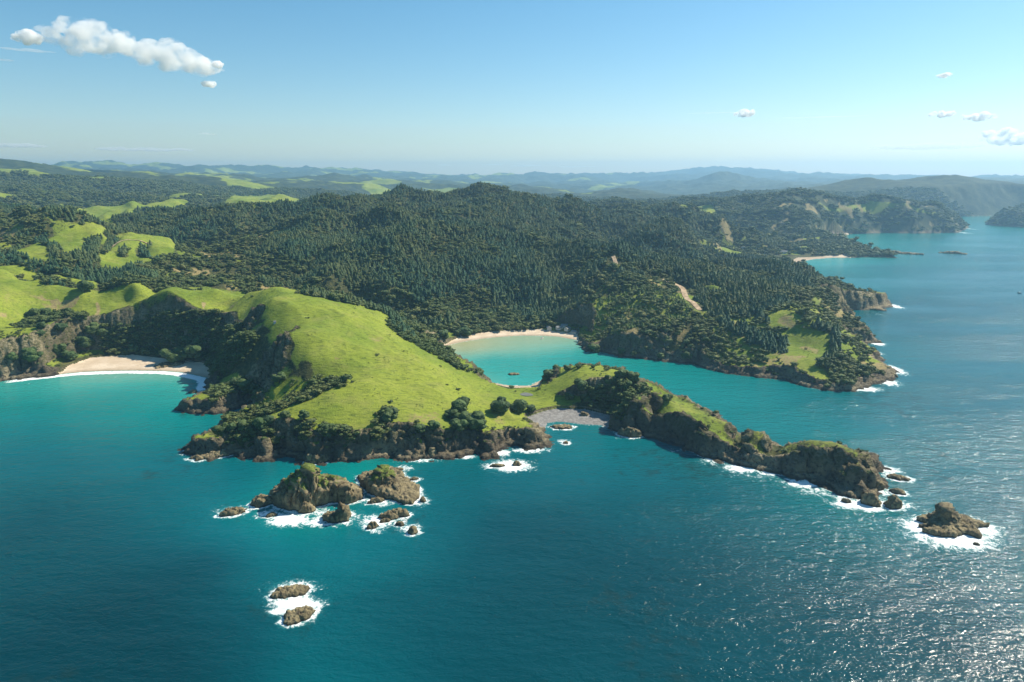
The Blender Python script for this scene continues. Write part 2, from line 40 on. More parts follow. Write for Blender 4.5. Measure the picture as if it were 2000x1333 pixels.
 'track': [[(211.9,967.7),(231.6,956.7),(240.4,947.4),(222.6,872.5),(222.4,847.2),(226.3,824.3),(229.4,811.6)],[(151.2,1030.0),(155.0,1011.3),(153.0,1002.7)],[(-596.5,983.0),(-615.5,1028.8),(-617.0,1066.8),(-603.2,1093.8),(-585.3,1121.3)]],
 'pond': (14.1,596.5,6.4),
 'trees': [
  (-33.6, 642.1, 12.1, 'lone round dark tree standing on the grass edge above the inner bay', None),
  (-8.5, 535.0, 14.5, 'broad dark tree on the grass slope left of the twin trees by the shingle cove', None),
  (5.6, 547.9, 13.1, 'tall round dark tree at the neck of grass beside the shingle cove', None),
  (15.8, 552.9, 6.6, 'small dark tree touching the tall round tree by the shingle cove', None),
  (-41.3, 516.0, 14.0, 'large dark tree topmost of the clump on the grassy bluff', None),
  (-47.2, 503.8, 9.7, 'mid sized dark tree at the left of the clump on the grassy bluff', None),
  (-29.2, 518.9, 4.6, 'tiny dark tree right of the clump on the grassy bluff', None),
  (-31.3, 491.2, 15.0, 'widest dark tree at the centre of the bluff clump above the rocks', None),
  (-37.6, 498.2, 10.4, 'dark tree just under the topmost tree of the bluff clump', None),
  (-25.2, 486.5, 10.2, 'dark tree at the lower right end of the bluff clump', None),
  (-40.0, 482.1, 10.9, 'dark tree lowest of the bluff clump next to the black rocks', None),
  (-91.2, 486.8, 11.1, 'dark tree standing at the head of the shaded gully in the front cliff', None),
  (-98.4, 492.7, 5.6, 'small dark bush tree above the shaded gully in the front cliff', None),
  (50.5, 576.8, 8.2, 'dark tree on the slope at the left foot of the rocky knob', None),
  (61.8, 582.2, 11.1, 'dark tree at the upper left edge of the shaded knob cliff', None),
  (36.1, 641.5, 11.1, 'dark tree low on the bay side of the grassy knob', None),
  (44.5, 648.1, 8.1, 'dark tree second up the bay side of the grassy knob', None),
  (52.5, 623.3, 6.3, 'small dark tree on the skyline of the grassy knob, third from its left foot', None),
  (62.6, 618.4, 4.4, 'tiny tree on the skyline of the grassy knob, left of its highest point', None),
  (76.3, 615.9, 3.4, 'tiniest tree on the crest of the grassy knob', None),
  (95.6, 576.6, 11.0, 'broad dark tree on the right shoulder of the grassy knob', None),
  (105.7, 573.9, 9.1, 'dark tree right of the broad shoulder tree on the knob', None),
  (114.3, 575.1, 7.4, 'dark tree at the cliff edge of the knob overlooking the rocky saddle', None),
  (123.2, 585.2, 5.2, 'small round tree last on the right end of the knob', None),
  (85.6, 574.0, 9.1, 'dark tree hanging over the shaded face of the knob', None),
  (98.5, 565.0, 8.1, 'dark tree rooted in the upper cliff face of the knob', None),
  (133.0, 553.3, 7.2, 'dark tree crowning the jagged rock behind the saddle', None),
  (96.0, 774.8, 12.1, 'pale rounded tree at the water edge across the inner bay', None),
  (124.5, 757.1, 8.3, 'rounded tree at the right bank of the inner bay near the beach end', None),
  (139.7, 750.1, 7.7, 'rounded tree second along the right bank of the inner bay', None),
  (166.3, 737.9, 8.2, 'rounded tree third along the right bank of the inner bay', None),
  (193.0, 730.2, 11.7, 'rounded tree fourth along the right bank of the inner bay', None),
  (-58.3, 850.8, 14.4, 'dark tree behind the left part of the orange inner beach', None),
  (-67.7, 844.7, 9.1, 'smaller dark tree left of the tree behind the orange inner beach', None),
  (-84.2, 814.2, 12.6, 'dark tree at the left end of the orange inner beach', None),
  (-497.7, 685.0, 16.9, 'dark tree at the foot of the pale cliff left of the white beach', None),
  (-511.3, 673.3, 11.7, 'small dark tree at the foot of the pale cliff near the left edge', None),
  (-489.8, 713.7, 14.6, 'dark tree at the cliff foot nearest the left end of the white beach', None),
  (-481.3, 716.2, 11.9, 'dark tree touching the cliff foot tree by the white beach', None),
  (-501.7, 706.2, 9.3, 'dark tree growing halfway up the pale cliff', None),
  (-494.0, 729.2, 14.8, 'broad dark tree growing on the upper right part of the pale cliff', None),
  (-479.5, 744.7, 16.3, 'dark tree left of the mouth of the sandy slip gully', None),
  (-473.9, 753.2, 16.3, 'dark tree right of the sandy slip gully above the beach', None),
  (-463.5, 756.4, 13.6, 'dark tree on the left shoulder of the shaded amphitheatre', None),
  (-549.1, 767.1, 12.9, 'dark tree on the grass rim of the pale cliff', None),
  (-542.8, 778.8, 10.1, 'smaller dark tree on the grass rim of the pale cliff', None),
  (-483.1, 757.4, 6.2, 'tiny dark tree beside the top of the sandy slip', None),
  (-504.2, 712.9, 8.7, 'small dark tree high on the pale cliff', None),
  (-428.4, 749.1, 11.9, 'tree at the back of the white beach under the shaded amphitheatre', None),
  (-372.5, 721.6, 20.1, 'large dark tree behind the rocks that split the white beach', None),
  (-359.5, 725.3, 16.2, 'dark tree right of the large tree behind the split in the white beach', None),
  (-345.2, 721.0, 17.3, 'dark tree at the right end of the white beach', None),
  (-361.4, 742.4, 15.2, 'dark tree on the lit spur inside the shaded amphitheatre', None),
  (-345.7, 739.1, 15.1, 'dark tree upper of the lit spur inside the shaded amphitheatre', None),
  (-398.0, 754.9, 8.5, 'small tree halfway up the shaded amphitheatre', None),
  (-519.6, 821.5, 16.2, 'wide dark bush tree on the far back meadow', None),
  (-244.2, 597.6, 13.1, 'dark tree behind the rocky knoll at the narrow inlet', None),
  (-256.6, 608.6, 11.4, 'dark tree left of the thicket at the narrow inlet', None),
  (-237.6, 601.9, 12.2, 'dark tree right of the thicket at the narrow inlet', None),
  (-284.1, 619.7, 6.4, 'small tree at the left of the rocky knoll', None),
  (-201.0, 565.2, 11.2, 'dark tree at the top of the scrub belt crossing the pasture', None),
  (-219.4, 485.7, 10.2, 'dark tree at the seaward tip of the grassy front slope', None),
  (-210.2, 483.4, 9.2, 'dark tree second from the seaward tip of the front slope', None),
  (-200.8, 483.8, 9.2, 'dark tree third from the seaward tip of the front slope', None),
  (-185.9, 483.6, 12.4, 'big dark tree over the shaded recess of the front cliff', None),
  (-172.5, 489.0, 8.2, 'dark tree alone on the grass above the front cliff recess', None),
  (-156.4, 485.8, 8.1, 'dark tree on the grass right of the lone one above the front cliff', None),
  (-153.6, 478.8, 8.9, 'dark tree on the cliff edge below the grass tree', None),
  (-133.4, 470.6, 7.8, 'dark tree on the cliff edge near the middle of the front cliff', None),
  (-68.6, 477.3, 7.8, 'dark tree on the cliff edge under the brown bank', None),
  (-58.9, 479.4, 7.8, 'dark tree right of the cliff edge tree under the brown bank', None)],
 'boats': [(38.3,841.7),(894.2,1189.1)],
 'cottages': [(62.0,876.5),(72.3,870.9),(48.8,880.8),(81.1,863.2),(69.0,880.2),(600.9,1826.3),(620.6,1837.4),(641.9,1826.9),(714.0,1799.9),(-231.9,653.1)],
 'rocks': [
  ('sea_stack', 'tallest dark sea stack with green top and steep gullied flanks in the foreground', 'sea stack', [(-153.16, 399.55), (-145.86, 388.46), (-137.37, 383.78), (-126.41, 385.11), (-119.8, 389.82), (-113.04, 394.63), (-103.03, 393.25), (-95.38, 398.14), (-98.7, 408.99), (-108.82, 418.06), (-120.21, 422.73), (-138.31, 425.89), (-148.42, 419.6), (-153.88, 410.48)], [(-127.9, 393.1, 25, 10), (-125.0, 400.3, 18, 9), (-136.1, 397.8, 16, 10), (-115.5, 401.6, 16, 7), (-110.6, 398.2, 13, 8), (-97.9, 392.7, 9, 7), (-141.7, 395.6, 9, 9)], 1),
  ('sea_stack', 'cone shaped sea stack with green tip and a low rubble apron to its right', 'sea stack', [(-105.15, 432.36), (-98.15, 414.24), (-91.11, 406.04), (-82.1, 400.27), (-67.72, 393.94), (-63.01, 392.56), (-59.86, 400.27), (-61.15, 414.99), (-72.86, 427.49), (-75.29, 436.48), (-85.6, 444.96), (-94.49, 440.69)], [(-86.0, 414.5, 15.5, 6.5), (-86.9, 415.2, 13, 4), (-82.3, 417.4, 4, 5), (-75.4, 412.2, 2.8, 12), (-65.6, 401.9, 2.4, 9)], 1),
  ('sea_stack', 'thin pointed rock pinnacle standing in the foam below the tallest stack', 'sea stack', [(-114.13, 374.71), (-111.11, 370.32), (-106.21, 367.85), (-101.19, 369.7), (-97.82, 370.94), (-97.88, 379.2), (-103.18, 383.12), (-108.2, 381.81), (-112.56, 380.5)], [(-100.4, 370.9, 13, 2.6), (-98.2, 371.6, 7, 3.5), (-107.3, 369.7, 4, 7)], 0),
  ('sea_rock', 'blocky brown boulder leaning on the foot of the tallest stack', 'sea rock', [(-121.58, 385.46), (-123.49, 386.22), (-124.48, 387.65), (-126.71, 387.47), (-129.19, 387.31), (-130.59, 385.55), (-132.13, 383.88), (-130.7, 382.45), (-131.42, 380.12), (-128.78, 380.0), (-126.59, 379.74), (-124.43, 380.68), (-122.11, 381.75), (-121.51, 383.69)], [(-126.2, 383.4, 5, 8)], 0),
  ('sea_rock', 'low brown rocks off the left foot of the tallest stack', 'sea rock', [(-150.63, 396.02), (-152.59, 397.43), (-154.69, 398.48), (-157.26, 397.41), (-160.08, 397.58), (-162.54, 395.87), (-164.18, 393.37), (-163.33, 390.96), (-161.59, 389.25), (-159.38, 387.93), (-156.35, 387.79), (-153.45, 389.12), (-152.21, 391.58), (-149.56, 393.68)], [(-157.6, 393.7, 4, 8), (-153.2, 390.1, 3, 6)], 0),
  ('sea_rock', 'flat brown rock awash alone at the far left of the stack group', 'sea rock', [(-164.97, 383.16), (-164.5, 385.33), (-167.79, 384.75), (-170.47, 384.21), (-173.93, 383.74), (-176.58, 381.57), (-177.03, 379.48), (-178.44, 377.13), (-176.16, 376.29), (-173.28, 376.48), (-170.5, 376.79), (-167.65, 378.19), (-166.04, 380.06), (-163.43, 382.0)], [(-168.8, 379.4, 2.6, 9)], 0),
  ('sea_rock', 'small rock in the widest foam patch under the tallest stack', 'sea rock', [(-142.89, 378.65), (-143.52, 379.19), (-144.3, 379.73), (-145.65, 379.77), (-147.12, 379.22), (-147.92, 378.23), (-148.31, 377.35), (-148.01, 376.67), (-147.94, 375.85), (-147.06, 375.33), (-145.64, 375.57), (-144.52, 376.34), (-143.46, 376.97), (-142.65, 377.85)], [(-145.6, 377.1, 1.8, 5)], 0),
  ('sea_rock', 'low black rock between the tallest stack and the cone stack apron', 'sea rock', [(-80.87, 397.04), (-81.63, 398.17), (-83.67, 398.38), (-85.33, 399.06), (-87.31, 398.14), (-89.17, 397.41), (-89.85, 396.18), (-89.38, 395.19), (-90.48, 393.52), (-87.96, 393.61), (-86.29, 393.3), (-84.37, 393.76), (-82.97, 394.7), (-82.01, 395.74)], [(-85.6, 395.3, 2.5, 7)], 0),
  ('sea_rock', 'longest low brown rock of the right foreground cluster', 'sea rock', [(-62.26, 378.26), (-63.68, 380.02), (-66.57, 381.13), (-70.71, 380.74), (-73.79, 379.06), (-76.73, 378.21), (-79.16, 376.7), (-80.01, 374.87), (-77.63, 373.89), (-75.89, 372.84), (-73.07, 371.8), (-69.58, 373.35), (-67.22, 374.74), (-63.23, 376.11)], [(-71.0, 375.8, 3.5, 10), (-76.0, 378.0, 3, 7)], 0),
  ('sea_rock', 'small brown rock touching the underside of the longest low rock', 'sea rock', [(-72.57, 371.22), (-72.47, 372.06), (-73.97, 372.09), (-75.08, 372.36), (-76.55, 372.19), (-77.38, 371.39), (-78.84, 370.78), (-79.17, 369.87), (-78.57, 369.14), (-77.6, 368.52), (-75.84, 368.84), (-74.56, 369.37), (-72.97, 369.65), (-72.99, 370.52)], [(-75.3, 370.3, 2, 5)], 0),
  ('sea_rock', 'rounded brown rock at the left of the right foreground cluster', 'sea rock', [(-78.56, 364.75), (-80.16, 365.34), (-80.69, 366.44), (-82.0, 366.23), (-83.3, 366.39), (-83.93, 365.3), (-85.49, 364.6), (-84.77, 363.35), (-84.77, 361.99), (-83.52, 361.33), (-82.14, 361.18), (-80.63, 361.14), (-79.7, 362.27), (-79.41, 363.46)], [(-81.8, 363.5, 3, 5)], 0),
  ('sea_rock', 'little brown rock between the longest rock and the detached round one', 'sea rock', [(-64.26, 366.67), (-64.29, 367.36), (-64.99, 367.82), (-65.97, 367.97), (-67.15, 368.04), (-68.15, 367.46), (-68.5, 366.64), (-68.49, 365.91), (-67.85, 365.43), (-67.32, 364.96), (-66.41, 364.96), (-65.23, 364.54), (-64.22, 365.16), (-63.95, 366.01)], [(-66.0, 365.4, 2, 4)], 0),
  ('sea_rock', 'detached round brown rock at the lower right of the foreground cluster', 'sea rock', [(-54.71, 358.24), (-55.09, 359.27), (-55.44, 360.83), (-56.97, 360.56), (-58.18, 360.38), (-59.25, 359.73), (-60.2, 358.74), (-59.84, 357.42), (-59.76, 356.06), (-58.42, 355.66), (-57.4, 354.35), (-55.93, 354.84), (-55.03, 355.94), (-54.45, 357.06)], [(-57.0, 357.8, 3.5, 5)], 0),
  ('sea_rock', 'small rock in white water off the right tip of the cone stack apron', 'sea rock', [(-54.5, 397.44), (-55.21, 398.26), (-55.52, 399.45), (-56.45, 399.15), (-57.27, 399.46), (-58.12, 399.09), (-57.94, 397.78), (-58.07, 396.93), (-58.01, 395.89), (-57.38, 395.15), (-56.58, 395.11), (-55.68, 394.59), (-54.99, 395.31), (-54.87, 396.42)], [(-56.6, 398.1, 2.5, 4)], 0),
  ('sea_rock', 'tiny black rock behind the cone stack apron', 'sea rock', [(-64.26, 428.46), (-63.82, 429.44), (-64.82, 429.95), (-66.04, 430.05), (-67.23, 429.84), (-68.26, 429.33), (-68.39, 428.48), (-69.33, 427.67), (-68.51, 427.02), (-67.45, 426.84), (-66.61, 426.61), (-65.64, 426.73), (-64.48, 426.96), (-64.1, 427.75)], [(-66.2, 427.5, 1.5, 4)], 0),
  ('sea_rock', 'thin ledge awash between the cone stack and the cliff shore', 'sea rock', [(-76.72, 444.6), (-77.66, 445.53), (-79.47, 445.84), (-81.3, 445.7), (-83.05, 445.5), (-84.46, 444.76), (-86.28, 443.94), (-86.97, 442.72), (-85.69, 441.91), (-84.67, 440.97), (-82.41, 441.09), (-80.67, 442.03), (-78.93, 442.5), (-76.8, 443.37)], [(-81.8, 444.2, 1.5, 6)], 0),
  ('sea_rock', 'brown reef rock upper of the lonely pair in the bottom left water', 'sea rock', [(-100.08, 302.09), (-101.7, 303.6), (-104.91, 304.01), (-108.81, 303.41), (-113.29, 302.53), (-117.09, 300.1), (-116.38, 297.79), (-118.41, 295.38), (-116.86, 293.87), (-113.54, 293.62), (-109.78, 294.23), (-105.93, 295.49), (-101.78, 297.38), (-102.16, 299.66)], [(-111.7, 300.2, 1.9, 9), (-104.5, 299.8, 1.6, 6)], 0),
  ('sea_rock', 'brown reef rock lower of the lonely pair in the bottom left water', 'sea rock', [(-93.32, 281.58), (-93.12, 284.33), (-96.83, 283.98), (-99.5, 283.56), (-101.89, 282.62), (-105.5, 281.81), (-105.99, 279.29), (-105.17, 277.36), (-105.1, 274.96), (-102.7, 273.56), (-99.29, 274.85), (-96.82, 276.08), (-95.22, 277.77), (-94.25, 279.52)], [(-98.1, 280.7, 2.9, 7), (-102.0, 278.9, 2, 7)], 0),
  ('sea_rock', 'flat rock left of the two in the oval foam patch off the front cliff', 'sea rock', [(-4.73, 450.15), (-5.91, 451.13), (-8.0, 451.52), (-9.36, 452.47), (-11.75, 452.27), (-13.05, 451.35), (-14.03, 450.68), (-15.7, 449.89), (-15.69, 448.77), (-13.09, 448.49), (-11.52, 447.96), (-9.55, 448.18), (-7.08, 448.17), (-6.61, 449.26)], [(-10.5, 449.4, 1.5, 6)], 0),
  ('sea_rock', 'small lumpy rock right of the two in the oval foam patch', 'sea rock', [(6.62, 453.0), (5.38, 453.97), (5.14, 455.21), (3.88, 455.43), (2.59, 456.08), (1.75, 454.91), (0.2, 454.47), (0.94, 453.04), (0.27, 451.65), (1.17, 450.51), (2.71, 450.66), (3.81, 450.77), (5.27, 450.6), (5.58, 451.94)], [(3.3, 451.8, 2.4, 4)], 0),
  ('sea_rock', 'tiny rock with surf in the open water below the shingle cove', 'sea rock', [(43.5, 493.17), (43.32, 493.99), (42.81, 494.66), (42.01, 494.95), (41.18, 495.18), (40.45, 494.76), (39.78, 494.28), (39.54, 493.5), (39.88, 492.78), (40.13, 492.02), (41.02, 491.99), (41.68, 492.03), (42.56, 491.83), (43.28, 492.34)], [(41.5, 493.4, 1.2, 3)], 0),
  ('sea_rock', 'reddish reef patch breaking the turquoise inner bay', 'sea rock', [(7.6, 680.9), (7.54, 682.37), (4.68, 682.9), (3.1, 684.28), (0.37, 683.69), (-1.79, 683.11), (-2.34, 681.9), (-4.21, 680.93), (-2.31, 679.95), (-2.14, 678.51), (0.32, 678.06), (2.88, 678.0), (4.38, 679.1), (6.27, 679.74)], [(2.1, 684.7, 0.5, 6)], 0),
  ('sea_rock', 'small dark rock off the right end of the white beach', 'sea rock', [(-300.4, 621.85), (-300.95, 622.93), (-302.08, 623.92), (-303.88, 623.69), (-305.66, 623.01), (-306.16, 621.38), (-307.03, 620.07), (-307.33, 618.46), (-305.54, 618.06), (-304.41, 617.3), (-302.81, 617.53), (-300.92, 617.8), (-299.81, 619.26), (-300.19, 620.72)], [(-303.4, 621.0, 1.8, 4)], 0),
  ('sea_rock', 'dark rocks splitting the white beach at its waterline', 'sea rock', [(-352.69, 723.45), (-356.12, 726.36), (-363.97, 724.96), (-371.32, 721.81), (-377.65, 718.41), (-381.86, 714.17), (-386.14, 709.74), (-385.02, 706.63), (-381.62, 705.18), (-379.72, 700.78), (-371.14, 704.62), (-364.09, 708.69), (-355.83, 713.28), (-355.02, 718.23)], [(-374.8, 713.8, 3, 9), (-364.7, 715.9, 3, 9)], 0),
  ('sea_rock', 'low black reef just off the tip of the long tail of rocks', 'sea rock', [(268.55, 426.8), (270.04, 427.8), (268.64, 430.12), (265.84, 432.2), (263.12, 434.47), (259.84, 435.61), (258.9, 434.03), (256.73, 434.02), (257.31, 432.23), (256.97, 430.52), (260.1, 428.66), (262.49, 426.47), (264.79, 426.75), (267.68, 425.66)], [(262.4, 430.1, 1.8, 7)], 0),
  ('sea_rock', 'small black rock offshore above the twin block rocks', 'sea rock', [(254.57, 406.35), (254.91, 407.39), (255.15, 408.81), (253.34, 410.38), (251.27, 411.17), (249.33, 412.04), (248.18, 411.42), (246.67, 411.2), (247.37, 409.69), (246.96, 408.45), (248.25, 406.74), (250.54, 406.35), (252.54, 404.96), (254.45, 404.91)], [(249.8, 408.9, 2.2, 6)], 0),
  ('sea_rock', 'two tiered block rock right of the twin blocks off the tail', 'sea rock', [(242.46, 388.48), (243.77, 390.55), (244.33, 393.17), (242.47, 394.4), (241.02, 395.65), (238.96, 396.03), (236.87, 394.78), (234.18, 393.55), (233.39, 390.59), (233.16, 387.67), (234.33, 385.29), (237.06, 385.44), (239.12, 385.9), (241.15, 386.49)], [(236.2, 389.6, 6, 5), (235.3, 384.0, 4, 6)], 0),
  ('sea_rock', 'wedge shaped block rock left of the twin blocks off the tail', 'sea rock', [(230.24, 391.18), (231.23, 393.19), (230.24, 395.17), (230.47, 398.22), (227.52, 397.91), (225.24, 399.91), (222.44, 399.03), (220.49, 396.78), (220.32, 393.91), (221.53, 391.65), (223.04, 390.12), (224.75, 388.97), (226.94, 388.09), (229.41, 388.71)], [(222.8, 391.8, 7, 6), (226.9, 390.9, 4, 6)], 0),
  ('sea_rock', 'small rock in surf left of the wedge shaped block', 'sea rock', [(213.84, 394.47), (214.25, 395.29), (213.66, 396.35), (212.39, 396.99), (211.46, 397.81), (210.08, 398.41), (209.51, 397.55), (208.74, 397.19), (208.64, 396.38), (209.04, 395.5), (209.64, 394.5), (210.92, 394.14), (212.02, 393.95), (213.11, 393.95)], [(210.7, 395.3, 1.8, 4)], 0),
  ('sea_rock', 'big dark boulder ending the long tail of rocks', 'sea rock', [(244.76, 414.46), (245.15, 418.1), (244.04, 421.86), (241.23, 425.24), (237.14, 427.25), (232.89, 427.97), (229.31, 426.84), (229.32, 423.13), (228.82, 420.76), (228.51, 417.92), (230.53, 414.93), (233.91, 412.71), (237.64, 412.62), (241.99, 412.08)], [(229.3, 410.1, 11, 9), (233.8, 410.4, 8, 7)], 0),
  ('rock_island', 'isolated rock island with one black tooth, ringed by foam at the far right', 'rock island', [(240.94, 371.57), (253.83, 377.27), (261.62, 379.85), (269.13, 377.91), (275.03, 370.32), (280.14, 364.81), (268.02, 362.4), (269.02, 355.35), (264.6, 351.35), (261.95, 355.35), (252.72, 351.92), (244.55, 351.92), (238.3, 357.67), (246.34, 361.21), (238.47, 363.6), (247.85, 367.24)], [(255.9, 367.1, 12, 3.6), (256.6, 371.6, 4, 5), (263.0, 371.9, 3.5, 6), (266.2, 364.9, 2.6, 12), (249.9, 365.4, 3, 9), (248.8, 353.8, 2.8, 14), (261.3, 352.6, 2.2, 8), (272.2, 362.4, 2, 8)], 0),
  ('sea_rock', 'tiny round rock in the foam below the isolated rock island', 'sea rock', [(260.48, 343.06), (260.86, 343.55), (260.61, 344.29), (260.07, 344.93), (259.44, 345.5), (258.64, 345.8), (258.22, 345.29), (257.24, 345.49), (257.42, 344.71), (257.44, 344.07), (258.11, 343.57), (258.65, 343.16), (259.26, 342.94), (260.16, 342.49)], [(258.5, 343.7, 1.2, 3)], 0),
  ('sea_rock', 'long dark skerry off the far tree covered point', 'sea rock', [(1080.38, 1795.65), (1080.2, 1801.33), (1068.23, 1812.11), (1052.38, 1823.41), (1034.11, 1833.3), (1012.89, 1845.07), (1005.09, 1843.52), (996.69, 1843.39), (1003.23, 1835.04), (1004.16, 1828.41), (1025.02, 1816.47), (1042.86, 1803.48), (1059.79, 1797.97), (1077.72, 1791.24)], [(1018.3, 1827.5, 6, 20), (1041.9, 1808.2, 4, 20)], 0),
  ('sea_rock', 'farther dark skerry alone out on the blue water at right', 'sea rock', [(1201.09, 1805.81), (1204.86, 1807.6), (1191.81, 1817.43), (1185.47, 1824.85), (1172.15, 1834.04), (1160.61, 1838.65), (1149.49, 1843.15), (1150.18, 1838.63), (1153.43, 1833.53), (1155.77, 1828.71), (1164.07, 1820.64), (1176.82, 1814.2), (1192.39, 1803.07), (1199.08, 1803.2)], [(1176.3, 1824.1, 5, 20), (1142.9, 1805.0, 3, 14)], 0),
  ('sea_rock', 'tiny dark rock inshore of the long skerry', 'sea rock', [(977.53, 1749.61), (974.68, 1752.08), (973.16, 1753.68), (970.94, 1755.78), (966.93, 1757.93), (963.19, 1759.5), (961.67, 1759.26), (960.52, 1758.99), (957.67, 1759.24), (961.53, 1756.46), (964.15, 1753.95), (968.96, 1751.36), (972.73, 1750.19), (974.02, 1750.65)], [(967.1, 1754.1, 2, 8)], 0),
  ('sea_rock', 'dark rock ledge just off the black point below the pines', 'sea rock', [(574.33, 1031.39), (573.72, 1034.9), (572.17, 1038.34), (569.6, 1042.24), (564.61, 1045.28), (559.88, 1045.06), (555.45, 1045.13), (553.19, 1042.87), (548.11, 1040.77), (552.96, 1035.81), (557.23, 1031.86), (562.63, 1029.26), (568.86, 1026.19), (573.48, 1027.64)], [(560.3, 1042.2, 3, 12)], 0),
  ('sea_rock', 'black rock lying in the white water at the tip of the right headland', 'sea rock', [(395.41, 673.55), (396.52, 675.23), (395.7, 677.59), (394.03, 680.04), (391.09, 681.54), (388.14, 682.02), (384.72, 682.56), (384.52, 679.83), (384.74, 677.76), (385.55, 675.79), (386.18, 673.16), (389.32, 672.55), (391.84, 671.87), (395.64, 670.5)], [(388.9, 678.0, 3, 8)], 0),
  ('sea_rock', 'brown shore rock under the dark recess of the front cliff', 'sea rock', [(-131.59, 460.83), (-132.03, 462.8), (-136.3, 462.39), (-139.49, 462.98), (-143.34, 461.27), (-145.66, 459.32), (-149.67, 457.37), (-147.29, 456.02), (-147.39, 454.19), (-143.86, 454.44), (-141.0, 454.29), (-137.63, 455.34), (-134.12, 456.78), (-132.83, 458.78)], [(-144.6, 454.9, 5, 7), (-135.4, 454.9, 5, 8)], 0),
  ('sea_rock', 'round black boulder below the grassy bluff in the surf line', 'sea rock', [(-55.33, 469.17), (-54.7, 471.46), (-56.92, 471.94), (-58.37, 473.49), (-60.19, 472.6), (-61.97, 471.9), (-62.31, 469.95), (-62.69, 468.24), (-62.92, 466.0), (-60.64, 465.63), (-59.15, 465.14), (-57.46, 464.93), (-55.96, 465.86), (-54.09, 467.08)], [(-58.8, 466.6, 6, 6)], 0),
  ('sea_rock', 'low brown ledge awash at the left tip of the front headland', 'sea rock', [(-209.96, 475.08), (-211.36, 477.27), (-214.03, 479.74), (-220.78, 478.47), (-226.03, 473.76), (-233.61, 470.8), (-232.09, 467.32), (-235.66, 462.99), (-230.27, 462.81), (-228.29, 459.65), (-221.24, 463.2), (-215.37, 465.45), (-208.78, 468.96), (-210.27, 472.35)], [(-225.9, 473.1, 2.5, 12), (-213.2, 469.9, 3, 10)], 0),
  ('sea_rock', 'squat black rock at the right side of the shingle cove', 'sea rock', [(67.22, 553.02), (66.4, 554.85), (65.71, 556.58), (63.81, 556.61), (62.36, 557.32), (60.31, 557.57), (58.82, 556.07), (58.7, 553.99), (58.35, 551.93), (60.15, 550.84), (61.62, 550.23), (63.1, 550.27), (64.67, 550.38), (66.17, 551.32)], [(62.6, 552.5, 3.5, 6)], 0),
  ('sea_rock', 'dark flat reef fringing the shingle cove', 'sea rock', [(48.9, 526.63), (51.04, 528.68), (46.65, 530.03), (43.64, 532.08), (39.05, 531.26), (36.15, 530.32), (33.87, 529.3), (31.76, 527.95), (33.91, 526.33), (34.69, 524.45), (38.49, 523.6), (42.46, 523.03), (46.96, 523.07), (48.05, 525.06)], [(42.0, 528.4, 1.0, 10), (33.7, 530.5, 1.1, 7)], 0),
  ('sea_rock', 'jagged black rock pile where the saddle meets the water', 'sea rock', [(103.84, 508.08), (100.67, 510.46), (98.56, 512.11), (96.27, 513.96), (92.74, 513.92), (90.02, 513.49), (85.83, 513.58), (83.76, 511.76), (85.92, 509.39), (88.74, 507.81), (90.87, 505.76), (94.86, 504.44), (98.65, 505.03), (101.93, 506.09)], [(91.1, 508.3, 6, 7), (97.3, 508.6, 5, 7), (86.0, 509.0, 4, 6)], 0)],
